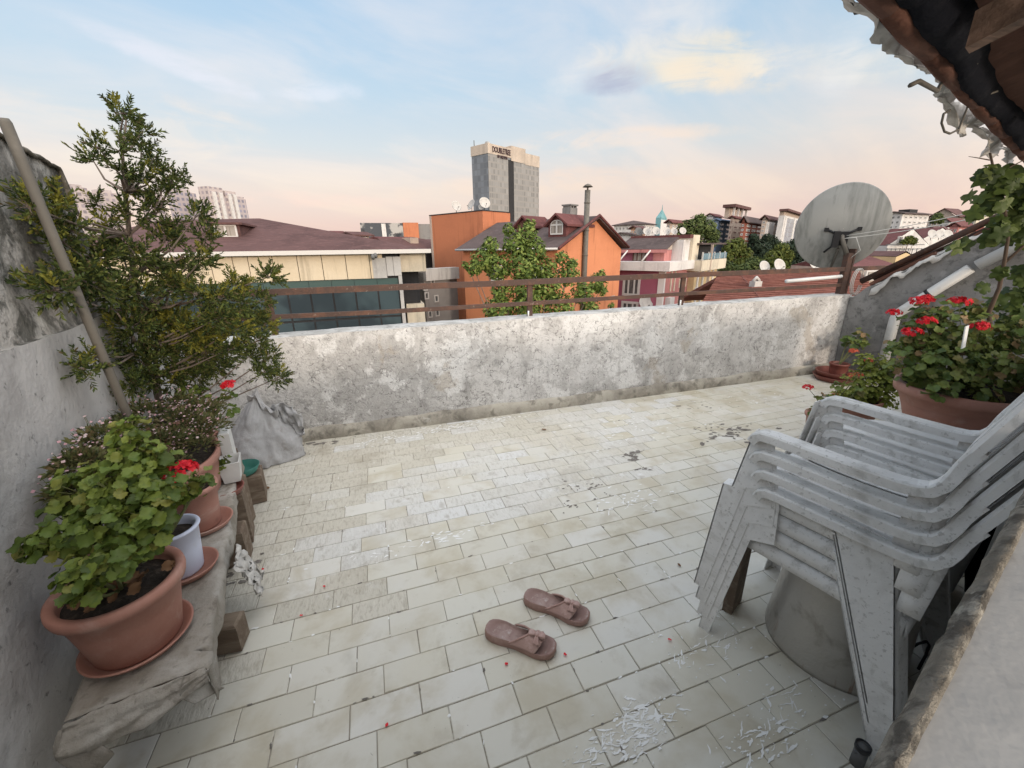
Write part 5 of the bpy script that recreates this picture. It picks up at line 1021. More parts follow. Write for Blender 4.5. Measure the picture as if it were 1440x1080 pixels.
# barge boards
b=MB()
for v0 in (-.4,oh.b+.4):
    p0=oh.p(-.38,v0,ze-.05); p1=oh.p(-.38,oh.b/2,zr+.03); b.tube([p0,p1],.09,4)
W3(b,'barge_board','roof_maroon',oh.t)
b=MB(); b.tube([oh.p(-.3,-.42,ze-.07),oh.p(oh.a+.3,-.42,ze-.07)],.07,6); W3(b,'gutter','frame_w',oh.t)
oh.box('ledge','orange_wall',0,oh.a,-.08,0,ze-1.0,ze-.45)
def dormer(cu,w,zb,zt_,zp,big=True):
    v=1.0 if big else 1.6; vb=oh.b*.5; P=lambda u,vv,z:oh.p(cu+u,vv,z)
    b=MB(); q=[P(-w,v,zb),P(w,v,zb),P(w,v,zt_),P(0,v,zp),P(-w,v,zt_)]; qb=[P(-w,vb,zb),P(w,vb,zb),P(w,vb,zt_),P(0,vb,zp),P(-w,vb,zt_)]
    b.add(q+qb,[(0,1,2,3,4),(1,6,7,2),(5,0,4,9)]); d=W3(b,'dormer','roof_maroon',oh.t)
    b=MB(); o=.22; e=.12
    for s in (-1,1):
        p=[P(s*(w+o),v-o,zt_-o*.7),P(0,v-o,zp+.03),P(0,vb,zp+.03),P(s*(w+o),vb,zt_-o*.7)]; lo=[x+Vector((0,0,e)) for x in p]; b.add(p+lo,[(0,1,2,3),(7,6,5,4),(0,4,5,1),(0,3,7,4)])
    b.build('roof','roof_maroon',d)
    if big:
        b=MB(); ww=w*.72; zc=zb+.12; zm=zt_-.05; arc=[(ww*math.cos(a),zm+ww*.62*math.sin(a)) for a in [math.pi*i/8 for i in range(9)]]
        def pr(u,z,o): return P(u,v-o,z)
        out=[(ww,zc)]+arc+[(-ww,zc)]; inn=[(u*.84,zc+.08 if i in(0,len(out)-1) else zm+(z-zm)*.84) for i,(u,z) in enumerate(out)]; n=len(out)
        vs=[pr(u,z,.06) for u,z in out]+[pr(u,z,.06) for u,z in inn]; b.add(vs,[(i,(i+1)%n,n+(i+1)%n,n+i) for i in range(n)])
        b.add([pr(u,z,o_) for o_ in (.055,) for u,z in ((-.05,zc),(.05,zc),(.05,zm+ww*.5),(-.05,zm+ww*.5))],[(0,1,2,3)]); b.add([pr(u,z,.057) for u,z in ((-ww,zm-.04),(ww,zm-.04),(ww,zm+.05),(-ww,zm+.05))],[(0,1,2,3)])
        o_=b.build('window','frame_w',d); b=MB(); b.add([pr(u,z,.03) for u,z in inn],[tuple(range(n))]); b.build('pane','curtain',o_)
def uon(px,v): q=oh.p(0,v); t_=azof(px); return (q.x-t_*q.y)/(t_*oh.dl.y-oh.dl.x)
def zon(px,py,v): q=oh.p(uon(px,v),v); d=ray(px,py); return CAMH+d.z/math.hypot(d.x,d.y)*math.hypot(q.x,q.y)
dormer(uon(783,1.0),.62,zon(783,333,1.),zon(783,315,1.),zon(783,303.5,1.))
dormer(uon(737,1.6),.62,zon(737,334,1.6),zon(737,318,1.6),zon(737,306.5,1.6),False)
cc=oh.p(uon(800,oh.b*.5),oh.b*.5,0); ch_=MB(); ch_.box((cc.x,cc.y,zr+.2),(.8,.6,.7),Matrix.Rotation(-GA,3,'Z')); 
for s in (-.3,0,.3): ch_.box((cc.x+s*.87,cc.y+s*.5,zr+.56),(.12,.55,.26),Matrix.Rotation(-GA,3,'Z'))
ch_.box((cc.x,cc.y,zr+.72),(.85,.7,.08),Matrix.Rotation(-GA,3,'Z')); W3(ch_,'chimney','grey_wall',oh.t)
fu,fz=oh.at(820,385,'R'); fq=oh.p(-.16,fu,0); fzt=oh.at(821,268,'R')[1]
b=MB(); b.tube([(fq.x,fq.y,-4),(fq.x,fq.y,fzt)],.16,12); 
for z in (fzt-.7,fzt-2.2,fzt-3.6,fzt-5): b.tube([(fq.x,fq.y,z),(fq.x,fq.y,z+.06)],.18,12)
b.lathe([(.17,fzt+.18),(.3,fzt+.16),(.16,fzt+.28),(0,fzt+.34)],(fq.x,fq.y,0),14); b.tube([(fq.x,fq.y,fzt),(fq.x,fq.y,fzt+.2)],.05,6); W3(b,'flue_pipe','pole',oh.t)
oh.winpx('L',690,372,706,396,fr=.12); oh.winpx('L',745,372,765,396,fr=.12)
b=MB(); p_=[oh.p(-.02,oh.col(835,'R'),oh.at(835,425,'R')[1]),oh.p(-.02,oh.col(868,'R'),oh.at(868,416,'R')[1])]; b.tube(p_,.05,5); W3(b,'wall_pipe','beige_wall',oh.t)
# --- purple house ---
pu=Bld('purple_house','purple house with white window surrounds, a white balcony band and dishes on its roof',938,25,869,975); zt=pu.at(938,368,'L')[1]; zb=pu.at(938,381,'L')[1]
pu.walls('purple_wall',zb); pu.box('side_wall','pink_wall',-.02,.5,.02,pu.b,-14,zb-.02); 
pu.box('balcony_band','white_wall',-.55,pu.a+.3,-.55,pu.b+.1,zb,zt)
zr_=pu.at(938,352,'L')[1]; up_=pu.box('upper_wall','purple_wall',.5,pu.a+.2,.9,pu.b,zt-.02,zr_); pu.box('upper_side','pink_wall',.48,1.3,.88,2.2,zt,zr_-.01)
b=MB(); fo=[pu.p(.2,.5),pu.p(.2,pu.b*.55),pu.p(pu.a+.4,pu.b*.55),pu.p(pu.a+.4,.5)]; za=zr_; zc=pu.at(900,341,'L')[1]+.35
b.add([Vector((q.x,q.y,z)) for q,z in zip(fo,(za,zc,zc,za))]+[Vector((q.x,q.y,z+.10)) for q,z in zip(fo,(za,zc,zc,za))],[(3,2,1,0),(4,5,6,7),(0,1,5,4),(1,2,6,5),(2,3,7,6),(3,0,4,7)]); W3(b,'roof','roof_dark',pu.t)
pu.box('roof_edge','pink_wall',.15,pu.a+.4,.45,.52,zr_-.16,zr_+.06); pu.box('ridge_beam','roof_maroon',-.6,pu.a+.3,pu.b*.5,pu.b*.62,zc-.1,zc+.16)
pu.box('stair_tower','cream_wall',-.5,.6,pu.b-1.6,pu.b-.2,zt,zc+.15); pu.box('stair_lobby','white_wall',-.3,.5,2.3,pu.b-1.65,zt,zc-.2)
W_=dict(fr=.16); pu.winpx('L',880,387,905,416,fr=.17,mull=2,pm='pane'); pu.winpx('L',880,424,905,450,fr=.17,mull=2,pm='pane')
pu.winpx('L',884,354,903,369,fr=.1,fm='frame_b',mull=2,pm='curtain',out=-.85)
for px in (876,908): 
    u=pu.col(px,'L'); q=pu.p(u,-.5,zt); b=MB(); b.tube([q,pu.p(u-.3,.2,zt+.75)],.07,4); W3(b,'brace','frame_w',pu.t)
pu.box('pilaster','white_wall',-.1,.35,-.1,.12,-14,zb-.01); 
for px in (948,953): 
    u,z=pu.at(px,395,'R'); pu.box('moulding','cream_wall',-.09,0,u-.07,u+.07,z-.75,z+.75)
for px0,px1,y0,y1 in ((960,970,392,404),(961,971,420,436)): pu.winpx('R',px0,y0,px1,y1,fr=.12,mull=0,pm='roof_red',fm='cream_wall')
for px,py in ((946,425),): 
    u,z=pu.at(px,py,'R'); pu.box('air_conditioner','white_wall',-.4,-.02,u-.4,u+.4,z-.35,z+.35)
u,z=pu.at(919,424,'L'); mini_dish(pu.p(u,-.4,z-.75),.55,'pale dish fixed low on the purple house wall beside its window',185,group=None)
for px,lab,r,m in ((897,'dark dish, leftmost of the row on the purple house roof',.33,'dish_dark'),(908,'pale dish just right of the dark one on the purple house roof',.32,'dish_white'),(921,'pale dish third from the left on the purple house roof',.33,'dish_white'),(936,'whitish dish fourth from the left on the purple house roof',.30,'dish_white'),(946,'smaller whitish dish second from the right on the purple house roof',.27,'dish_white'),(958,'whitish dish rightmost of the row on the purple house roof',.27,'dish_white')):
    f=pu.b*.56; q=pu.p(0,f); # along the ridge beam
    t_=azof(px); u=(q.x-t_*q.y)/(t_*pu.dl.y-pu.dl.x); q=pu.p(u,f,zc+.1); mini_dish(q,r,lab,175 if r>.4 else 190,m)
# --- cream house right of it ---
yh=Bld('cream_house','cream yellow house with a deep roof terrace and glass railing beside the purple house',982,27,960,1013); z1=yh.z(381,985); z2=yh.z(366,985); z3=yh.z(344,985)
yh.walls('yellow_wall',z1); yh.box('terrace_band','cream_wall',-.6,yh.a,-.5,yh.b+.2,z1,z2); yh.box('terrace_back','dark_wall',.5,yh.a,1.0,yh.b,z2,z3); yh.box('terrace_roof','roof_dark',-.4,yh.a,-.3,yh.b+.3,z3,z3+.12)
yh.box('railing_glass','glass_blue',-.58,-.52,-.45,yh.b+.15,z2+.05,z2+.5)
for k in range(5): yh.box('railing_post','frame_w',-.6,-.5,-.45+k*yh.b/4,-.38+k*yh.b/4,z2,z2+.6)
yh.box('terrace_post','beige_wall',-.65,-.5,1.5,1.65,-14,z3)
for i,px in enumerate((986,993,1000,1007)): u,z=yh.at(px,395,'R'); yh.box('pilaster','white_wall',-.1,0,u-.12,u+.12,-14,z1-.02)
yh.winpx('R',984,404,992,412,fr=.1,mull=0); 
# --- red tiled roof just beyond the parapet ---
rr_=thing('tiled_roof_house','low house with a broad red tiled roof just beyond the right end of the parapet','house',(9.5,10,-14))
A0=atY(1008,389.5,14.5); A1=atY(1205,379,12.0); B0=atY(975,447,10.2); d_=(A1-A0); B1=B0+d_
nrm=d_.cross(B0-A0).normalized(); b=MB(); th=Vector((0,0,-.15)); C0=A0+Vector((1.5,4,-1.4)); C1=C0+d_
b.add([B0,B1,A1,A0,C0,C1]+[v+th for v in (B0,B1,A1,A0,C0,C1)],[(0,1,2,3),(3,2,5,4),(9,8,7,6),(10,11,8,9),(0,6,7,1),(3,9,6,0),(4,10,9,3)])
MT['roof_tiles']=mat('roof_tiles',(.175,.068,.052),.85,layers=[(1.5,6,.45,.66,(.125,.048,.04),.7),((2.2,2.2,9),4,.5,.62,(.235,.10,.08),.6),(9,5,.55,.68,(.10,.03,.025),.5)],bump=[((2.5,2.5,14),3,.06)])
W3(b,'roof','roof_tiles',rr_)
b=MB(); n=22
for i in range(n): 
    t=i/n; p=B0.lerp(A0,t); q=B1.lerp(A1,t); b.tube([p+Vector((0,0,.02)),q+Vector((0,0,.02))],.035,5,cap=False)
W3(b,'tile_rows','roof_tiles',rr_)
b=MB(); b.tube([A0+Vector((0,0,.04)),A1+Vector((0,0,.04))],.10,8); b.tube([B0.lerp(B1,.42)+Vector((0,0,.03)),A0.lerp(A1,.18)+Vector((0,0,.03))],.02,5); W3(b,'ridge_tiles','roof_tiles',rr_)
b=MB(); b.prism([(B0.x+.3,B0.y+.3),(B1.x-.3,B1.y+.3),(C1.x-.3,C1.y-.3),(C0.x+.3,C0.y-.3)],-14,min(B0.z,C0.z)-.2); W3(b,'wall','beige_wall',rr_)
for px,lab,r in ((1076,'left one of two small pale dishes on the red tiled roof ridge',.26),(1097,'right one of two small pale dishes on the red tiled roof ridge',.28),(1146,'small pale dish on the red roof just left of the big dish mast',.3)):
    t_=(px-1008)/197; q=A0.lerp(A1,t_); mini_dish(q,r,lab,185)
b=MB(); q=B0.lerp(A0,.62).lerp(B1.lerp(A1,.62),.30); b.box(q+Vector((0,0,.12)),(.35,.25,.2)); b.tube([q+Vector((-.15,0,.22)),q+Vector((0,0,.36)),q+Vector((.15,0,.22))],.06,6); tag(b.build('roof_vent','dish_white'),'small pale roof vent on the red tiled roof','vent')
# maroon and white roofs to the right of the big dish
def flat_house(name,label,x0,x1,y0,y1,Y,wall,roof,dep=6,peak=None,over=.2):
    P=[atY(x0,(y0+y1)/2,Y),atY(x1,(y0+y1)/2,Y)]; zt=atY((x0+x1)/2,y0,Y).z; t=thing(name,label,'house',(P[0].x,Y,-14))
    dd=P[1]-P[0]; dd.z=0; bk=Vector((.35,.94,0))*dep; f=[P[0],P[1],P[1]+bk,P[0]+bk]; b=MB(); b.prism([(q.x,q.y) for q in f],-14,zt); W3(b,'wall',wall,t)
    b=MB(); zp=atY((x0+x1)/2,peak if peak else y0-3,Y).z; mid0=(f[0]+f[3])/2; mid1=(f[1]+f[2])/2
    if peak and over<0: mid0=(f[0]+f[1])/2; mid1=(f[2]+f[3])/2; 
    vs=[Vector((q.x,q.y,zt)) for q in f]
    if over<0: vs+=[Vector((mid0.x,mid0.y,zp)),Vector((mid1.x,mid1.y,zp))]; vs=[v+Vector((0,0,.03)) for v in vs]; b.add(vs,[(0,4,5,3),(1,2,5,4)]); b.add([v-Vector((0,0,.12)) for v in vs],[(3,5,4,0),(4,5,2,1)]); b2=MB(); b2.add([Vector((q.x,q.y,zt)) for q in f[:2]]+[Vector((mid0.x,mid0.y,zp-.05))],[(0,1,2)]); W3(b2,'gable',wall,t)
    else: vs+=[Vector((mid0.x,mid0.y,zp)),Vector((mid1.x,mid1.y,zp))]; b.add(vs,[(0,1,5,4),(2,3,4,5),(1,2,5),(3,0,4)])
    W3(b,'roof',roof,t); t['P']=0; del t['P']
    return t,P,zt
def fwin(t,P,Y,x0,y0,x1,y1,m='pane'):
    a=atY(x0,y1,Y-.05); c=atY(x1,y0,Y-.05); b=MB(); b.box(((a.x+c.x)/2,Y-.02,(a.z+c.z)/2),(c.x-a.x,.12,c.z-a.z)); o=b.build('window','frame_w',t); o.location=-Vector(t.location); b=MB(); b.box(((a.x+c.x)/2,Y-.05,(a.z+c.z)/2),((c.x-a.x)*.74,.12,(c.z-a.z)*.78)); b.build('pane',m,o)
t,P,zt=flat_house('maroon_roof_house','small house with a maroon roof and a yellow dormer wall right of the big dish',1205,1268,378,420,13,'beige_wall','roof_maroon',5,361); fwin(t,P,13,1215,380,1235,395,'curtain')
t,P,zt=flat_house('yellow_gable','yellow attic wall with a white edge and brown roof above the maroon roof',1258,1282,361,380,15,'yellow_wall','roof_brown',4,354,-1)
t,P,zt=flat_house('white_gable_house','white house with a railed terrace under a dark red gable near the big dish',1243,1300,345,385,24,'white_wall','roof_maroon',7,321,-1); fwin(t,P,24,1262,332,1270,342)
b=MB()
for k in range(9): q=atY(1248+k*6,349,23.6); b.tube([q,q-Vector((0,0,.55))],.03,4)
for y in (344,350): b.tube([atY(1246,y,23.6),atY(1300,y,23.6)],.03,4)
W3(b,'terrace_railing','dish_dark',t)
t,P,zt=flat_house('white_gable_house','white house with a purple red roof behind three white dishes on the right',1288,1340,338,380,30,'white_wall','roof_maroon',8,320,-1)
for px,lab in ((1309,'leftmost of three white dishes in a row right of the big dish'),(1320,'middle of three white dishes in a row right of the big dish'),(1331,'rightmost of three white dishes in a row right of the big dish')): q=atY(px,338,27); mini_dish(q,.46,lab,200)
# --- distant blocks on the right hill ---
def far(name,label,c,Y,l,r,top,wall,nL,nR,nz,roof=None,rt=None,zlow=None,cat='building',wm='pane',fm='frame_w',wf=.5,hf=.5,axis='v',a=None,b=None,hip=0):
    B=Bld(name,label,c,Y,l,r,cat,a=a,b=b); zt=B.z(top,c); B.walls(wall,zt); zl=B.z(zlow,c) if zlow else zt-12
    hh=(zt-zl)/nz
    for face,nn,L in (('L',nL,B.a),('R',nR,B.b)):
        if nn: B.rows(face,L*.04,L*.96,nn,zl,zt-.3*hh,nz,L/nn*wf,hh*hf,fm=fm,pm=wm,fr=min(.25,L/nn*wf*.16))
    if roof: B.gable(roof,zt,B.z(rt if rt else top-4,c),axis,over=.8,th=.3,hip=hip,gm=wall)
    return B
far('white_apartments','long white apartment house with a dark roof far behind the purple house roof',905,150,862,918,314.5,'white_wall',8,3,2,'roof_dark',308.5,330,hip=4)
far('peach_house','small peach house with a brown roof in front of the long white apartments',893,120,886,906,321,'peach_wall',2,2,1,'roof_brown',317,330)
far('low_white_house','low wide white house at the foot of the hill behind the orange gable',890,100,858,897,330,'white_wall',0,0,1,'roof_dark',326,340)
tq=Bld('turquoise_tower','slim turquoise glass tower with a pointed pyramid roof and spire','tower' and 926,420,919,934,'tower'); zt=tq.z(306,926); tq.walls('turquoise',zt); tq.box('side_wall','white_wall',-.3,tq.a*.3,.3,tq.b+.3,-14,tq.z(309,926))
b=MB(); ap=tq.p(tq.a/2,tq.b/2,tq.z(293,927)); f=[tq.p(0,0,zt),tq.p(0,tq.b,zt),tq.p(tq.a,tq.b,zt),tq.p(tq.a,0,zt)]; b.add(f+[ap],[(0,1,4),(1,2,4),(2,3,4),(3,0,4)]); W3(b,'roof','turquoise',tq.t); b=MB(); b.tube([ap-Vector((0,0,2)),ap+Vector((0,0,4.5))],[.6,.15],5); W3(b,'spire','turquoise',tq.t)
far('brown_house','salmon brown house with a dark red roof between turquoise tower and big round tree',940,110,935,966,312.5,'beige_wall',1,5,3,'roof_maroon',308,335)
far('white_red_house','white house with a dark red flat roof rising behind the big round tree',998,140,988,1010,304,'white_wall',2,3,3,'roof_maroon',299.5,330)
b1=far('blue_building','narrow blue grey block with white bay windows on the hill',1006,130,1000,1025,309.5,'blue_wall',1,2,5,'blue_wall',307,345,wm='glass_blue')
b2_=far('columned_building','beige and red block crowned by a tall open pavilion of columns',1026,125,1022,1047,306,'beige_wall',1,3,5,'roof_maroon',303,345,wm='roof_maroon',fm='beige_wall')
zq=b2_.z(306,1035); zq2=b2_.z(291,1035)
for i in range(4):
    for v in (.15,.95): b2_.box('pavilion_column','white_wall',.4+i*0,1.1,b2_.b*(.08+.27*i),b2_.b*(.08+.27*i)+.55,zq,zq2) if v<.5 else None
b2_.box('pavilion_core','beige_wall',2,3.5,1,b2_.b-1,zq,zq2-.1); b2_.box('pavilion_roof','roof_brown',-.3,4,-.6,b2_.b+.4,zq2,zq2+1.0)
b3=far('dark_red_block','dark red brick block with two columns of white windows and a dark roof',1043,115,1038,1074,312,'brick_wall',1,4,5,'roof_dark',303.5,345,wf=.62)
b4=far('pinkish_block','pinkish brown apartment block with pale balconies beside the glass fronted one',1072,112,1066,1097,308,'beige_wall',1,4,6,'roof_brown',302,345,wf=.55)
b4.box('balcony','white_wall',-.7,0,.3,b4.b*.33,b4.z(345,1078),b4.z(312,1078))
b5=Bld('glass_front_block','block with a tall white framed blue glass front and a dark overhanging roof',1096,108,1088,1127); zt=b5.z(303,1100); b5.walls('white_wall',zt)
b5.box('top_storey','beige_wall',.4,b5.a,.4,b5.b,zt,b5.z(297,1100)); b5.box('roof','roof_brown',-.9,b5.a,-.9,b5.b+.9,b5.z(297,1100),b5.z(294,1100))
for k in range(2):
    for j in range(6): v0=b5.b*(.10+.34*k); h_=(zt-.6-b5.z(346,1100))/6; b5.box('glass_panel','glass_blue',-.12,0,v0,v0+b5.b*.29,b5.z(346,1100)+h_*j+.1,b5.z(346,1100)+h_*(j+1))
for v in (.03,.40,.75): b5.box('pilaster','white_wall',-.22,0,b5.b*v,b5.b*(v+.06),-10,zt-.1)
b5.rows('R',b5.b*.84,b5.b*.99,1,b5.z(345,1100),zt-1,5,1.4,1.4)
b6=far('white_block','white apartment block with dark balconies and a dark rooftop box right of the big dish',1258,95,1235,1295,300,'white_wall',3,5,4,'roof_dark',297,330,wm='dark_wall',wf=.5); b6.box('rooftop_box','dark_wall',1,4,b6.b*.35,b6.b*.65,b6.z(299,1270),b6.z(293,1270))
f1=far('hillside_house','wide beige house with a red roof on the hill above the small round tree',1335,120,1294,1352,305,'beige_wall',5,2,2,'roof_brown',292,330,axis='v')
f2=far('hillside_house','cream house with a long red roof on the hill just left of the vine',1362,115,1334,1410,304,'cream_wall',4,6,2,'roof_maroon',295,330,axis='u')
for i,(c,l,r,tp,Y,wl,rf,lab) in enumerate([(1310,1296,1326,324,80,'beige_wall','roof_brown','small beige hillside house directly below the small round tree'),(1340,1328,1358,318,85,'pink_wall','roof_maroon','pinkish hillside house between the white dishes and the vine'),(1362,1350,1388,325,75,'peach_wall','roof_red','peach hillside house with a red roof half hidden by the vine'),(1325,1312,1344,312,100,'white_wall','roof_maroon','pale hillside house right under the wide beige one')]):
    far('hillside_house',lab,c,Y,l,r,tp,wl,2,3,2,rf,tp-6,tp+18)
# --- hotel tower ---
ht=Bld('hotel_tower','tall grey hotel tower with a cream crown and dark sign lettering','tower' and 689.6,260,668,757,'tower'); zt=ht.z(201,690); zc=ht.z(215.3,690)
o=ht.walls('hotel_side',zc); uvface(o)
o=ht.box('window_facade','hotel_grid',-.25,.05,0,ht.b*.36,-14,zc); uvface(o); o=ht.box('window_facade','hotel_grid',-.25,.05,ht.b*.47,ht.b,-14,zc+.0); uvface(o)
ht.box('dark_recess','dark_wall',-.06,.04,ht.b*.36,ht.b*.47,-14,zc-1)
ht.box('crown','tower_cap',-.4,ht.a+.3,-.3,ht.b*.42,zc,zt); ht.box('crown_tower','tower_cap',-.5,ht.a*.8,ht.b*.42,ht.b*.70,zc-1.5,zt+1.6); ht.box('crown_end','tower_cap',-.4,ht.a*.8,ht.b*.70,ht.b+.3,zc-2,zt-.6)
ht.box('rooftop_unit','grey_light',2,4,2,4,zt,zt+1.5); b=MB(); q=ht.p(ht.a*.8,-.1,zt); b.tube([q,q+Vector((0,0,3))],.25,5); W3(b,'mast','dish_dark',ht.t)
def sign(txt,size,u,z,wid=None):
    cu=bpy.data.curves.new('sign_text','FONT'); cu.body=txt; cu.size=size; cu.extrude=.12; cu.align_x='CENTER'; cu.offset=.06
    to=bpy.data.objects.new('sign_text',cu); COL.objects.link(to)
    dg=bpy.context.evaluated_depsgraph_get(); me=bpy.data.meshes.new_from_object(to.evaluated_get(dg)); bpy.data.objects.remove(to)
    o=bpy.data.objects.new('sign_lettering',me); COL.objects.link(o); me.materials.clear(); me.materials.append(MT['letter']); o.parent=ht.t
    x=ht.dr; zz=Vector((0,0,1)); n=x.cross(zz); Mx=Matrix((x,zz,n)).transposed().to_4x4(); q=ht.p(-.62,u,z)-Vector(ht.t.location); Mx.translation=q
    if wid: sx=wid/max(.01,max(v.co.x for v in me.vertices)-min(v.co.x for v in me.vertices)); Mx=Mx@Matrix.Diagonal((sx,1,1,1))
    o.matrix_local=Mx
sign('DOUBLETREE',4.2,ht.b*.235,zt-4.0,ht.b*.33); sign('BY HILTON',2.2,ht.b*.25,zt-6.6,ht.b*.18)
# --- far left towers ---
for c,l,r,tp,Y,m,lab in ((128,110,147,264,430,'tower_grid','pale pinkish tower block, leftmost on the skyline beside the left wall'),(165,146,186,271,470,'tower_grid','pale tower block half hidden behind the juniper trunk, second from the left'),(224,214,246,274,480,'tower_grid','pale slim tower block just right of the juniper trunk, third from the left'),(262,252,292,269,450,'tower_grid_b','pale tower block with a flat top left of the widest one'),):
    T=Bld('tower_block',lab,c,Y,l,r,'tower','pale tower blocks on the left skyline'); o=T.walls(m,T.z(tp,c)); uvface(o); T.box('crown','pink_tower',T.a*.15,T.a*.8,T.b*.1,T.b*.8,T.z(tp,c),T.z(tp-4,c))
T=Bld('tower_block','widest pale tower on the left skyline with stepped rounded tops, nearest the brown roof',312,440,296,358,'tower','pale tower blocks on the left skyline'); o=T.walls('tower_grid_b',T.z(275,310)); uvface(o)
for u0,u1,v0,v1,tp in ((0,.8,-.05,.35,263),(0,.7,.4,.72,266),(.1,.8,.72,.98,272)):
    o=T.box('upper_tier','tower_grid',T.a*u0-.5,T.a*u1,T.b*v0,T.b*v1,-10,T.z(tp,310)); uvface(o)
for v0 in (.02,.2,.45,.6): T.box('balcony_stack','white_wall',-2.0,0,T.b*v0,T.b*v0+3,-10,T.z(270,310))
# --- mural building and low roofs in between ---
MT['mural']=mat('mural_print',(.06,.065,.075),.7,layers=[(.16,5,.5,.56,(.40,.38,.36),.9),(.3,5,.54,.58,(.02,.02,.025),.8)])
mu=thing('mural_building','long low building with a dark grey picture wall and an orange end, far away','building',(atY(536,320,120).x,120,-14))
def mb_(x0,x1,y0,y1,Y,m,name,dep=10):
    a=atY(x0,y0,Y); c=atY(x1,y0,Y); z1=atY((x0+x1)/2,y0,Y).z; b=MB(); b.prism([(a.x,Y),(c.x,Y),(c.x,Y+dep),(a.x,Y+dep)],-14,z1); return W3(b,name,m,mu)
mb_(506,566,313.5,335,120,'mural','picture_wall'); mb_(566.3,588,313,335,120.2,'orange_wall','end_wall'); mb_(588.2,606,315,335,121,'grey_wall','side_wall'); mb_(536,542,314.5,318,119.8,'white_wall','panel',.15)
def lowroof(c,l,r,tp,Y,wl,rf,lab): far('low_house',lab,c,Y,l,r,tp,wl,2,2,1,rf,tp-5,tp+8)
lowroof(500,486,520,330,90,'beige_wall','roof_brown','small low house with a brown roof left of the long picture wall')
lowroof(545,520,590,337,70,'white_wall','roof_maroon','wide low white house with a maroon roof under the long picture wall')
lowroof(592,575,612,341,60,'cream_wall','roof_brown','small cream house with a brown roof at the left edge of the orange block')
lowroof(476,462,490,329,200,'white_wall','roof_maroon','tiny far house at the tip of the brown office roof')
# --- trees ---
MT['tree_leaf']=mat('tree_leaf',G_(.1),.6,island=[(.05,.08,.02),(.085,.13,.03),(.13,.19,.04),(.19,.25,.06),(.26,.30,.08)],trans=.25,spec=.2)
MT['tree_far']=mat('tree_leaf_far',G_(.1),.7,island=[(.035,.055,.022),(.065,.09,.03),(.10,.13,.042),(.15,.175,.06)],trans=.2,spec=.15)
MT['tree_dark']=mat('tree_leaf_dark',G_(.1),.7,island=[(.015,.026,.018),(.025,.04,.024),(.04,.055,.03)],trans=.15,spec=.15)
MT['tree_yellow']=mat('tree_leaf_yellow',G_(.1),.7,island=[(.05,.07,.018),(.09,.11,.025),(.14,.15,.035)],trans=.2,spec=.15)
def tree(label,base,cl,m,leaf_s,n,name='leafy_tree',tw=None):
    t=thing(name,label,'tree',base); b=MB(); tot=sum(r*r for _,r in cl); tr=MB(); bz=Vector(base); top=max(cl,key=lambda c:c[0].z)[0]
    for q,r in cl:
        for i in range(int(n*r*r/tot)):
            d=rvec(); p=q+d*r*(rnd(.25,1)**.5); s=leaf_s*rnd(.6,1.3); nn=(d+Vector((0,0,.6))+rvec()*.8).normalized(); a=nn.cross(rvec()).normalized()*s; c=nn.cross(a)*.55
            b.add([p-a,p+c-nn*s*.15,p+a,p-c-nn*s*.15],[(0,1,2,3)])
        k=bz.lerp(top,.55); k=Vector((k.x,k.y,min(k.z,q.z-r*.3))); tr.tube([k,k.lerp(q,.5)+Vector((0,0,-r*.2)),q+Vector((0,0,r*.4))],[leaf_s*.5,leaf_s*.35,leaf_s*.12],5,cap=False)
    tw=tw or leaf_s*.9; tr.tube([bz,bz.lerp(top,.5),top],[tw*1.3,tw*.8,tw*.3],8)
    W3(b,'crown',m,t); W3(tr,'trunk','bark',t)
random.seed(41)
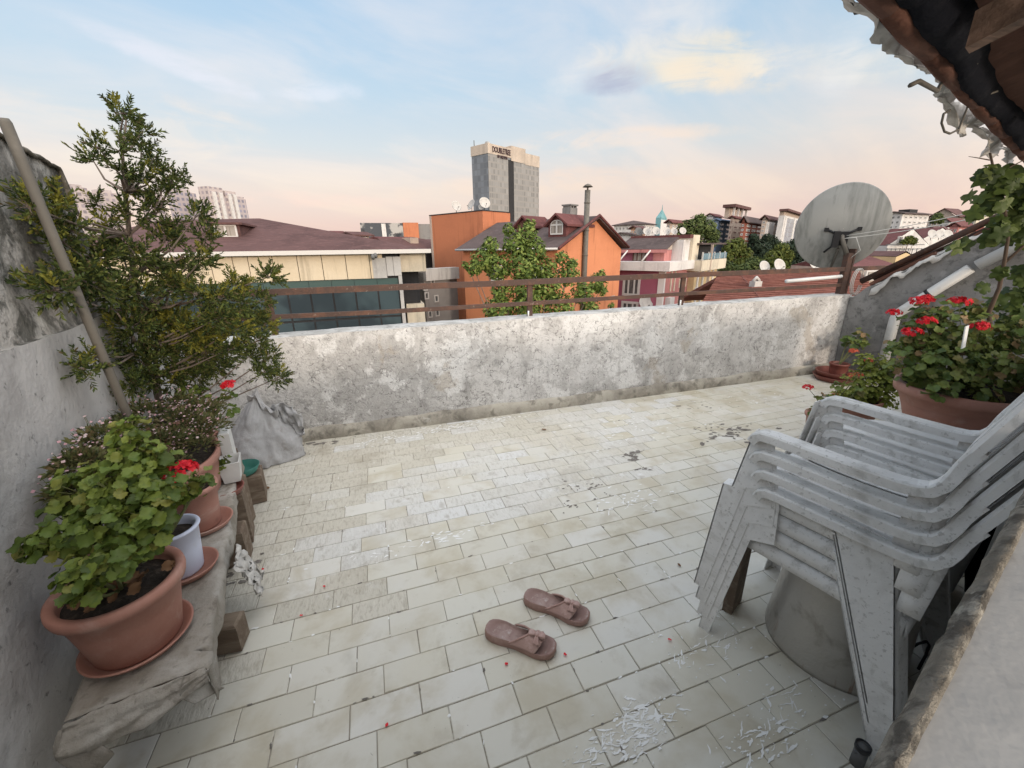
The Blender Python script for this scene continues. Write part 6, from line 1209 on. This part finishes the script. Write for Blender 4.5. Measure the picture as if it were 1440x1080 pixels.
Yt=15.; cl=clumps([(740,330,17,Yt),(725,345,20,Yt),(750,352,20,Yt),(690,345,13,Yt),(678,365,18,Yt),(700,375,20,Yt),(665,378,12,Yt),(735,375,24,Yt-.3),(765,380,20,Yt),(800,385,18,Yt),(790,362,10,Yt),(805,370,8,Yt),(840,398,15,Yt+.2),(820,410,18,Yt),(770,405,22,Yt-.3),(740,410,24,Yt-.3),(705,410,16,Yt),(700,435,22,Yt),(740,440,26,Yt),(785,432,24,Yt),(830,432,14,Yt),(846,408,8,Yt),(845,385,7,Yt),(655,372,6,Yt),(715,322,9,Yt),(745,316,9,Yt),(690,365,12,Yt),(860,430,5,Yt)])
q=atY(745,440,Yt); tree('bright green broadleaf tree standing in front of the orange house',(q.x,q.y,-13.5),cl,'tree_leaf',.085,9500)
def ftree(lab,L,Y,m,s,n): cl=clumps([(a,b_,c,Y) for a,b_,c in L]); q=atY(L[0][0],L[0][1],Y); tree(lab,(q.x,q.y,-9),cl,m,s,n)
ftree('big round green tree on the hill left of the apartment blocks',[(980,318,15),(965,322,13),(995,322,14),(958,332,9),(975,335,14),(998,338,12),(985,308,8),(1005,330,8)],85,'tree_far',.42,3400)
ftree('bright yellow green tree just right of the cream house terrace',[(1028,350,13),(1038,345,11),(1022,362,10),(1045,360,13),(1035,372,12)],50,'tree_yellow',.26,2400)
ftree('dark green tree low beside the cream house',[(1018,375,10),(1030,380,10),(1045,380,10),(1060,372,12),(1058,385,10)],42,'tree_far',.22,2200)
ftree('dark conifer like tree in the middle of the clump below the red brick block',[(1062,345,11),(1068,358,13),(1060,335,7),(1075,350,10)],62,'tree_dark',.3,2200)
ftree('olive green tree left of the big dish edge',[(1088,362,12),(1098,352,11),(1080,370,10),(1100,370,11),(1108,360,9)],52,'tree_yellow',.26,2400)
ftree('dark green tree partly hidden by the big dish',[(1110,350,11),(1120,360,12),(1118,342,8),(1112,372,11),(1130,355,12)],60,'tree_dark',.28,2200)
ftree('dark bush below the tower blocks of the hill, behind the dark conifer',[(1085,340,9),(1078,335,7),(1092,345,8)],80,'tree_dark',.32,1300)
ftree('small round green tree on the hillside right of the big dish',[(1318,306,7),(1313,310,5),(1323,310,5)],100,'tree_far',.4,900)
ftree('small green bush on the terrace of the white house right of the big dish',[(1278,337,6),(1285,339,5),(1271,340,4)],23.3,'tree_yellow',.1,700)
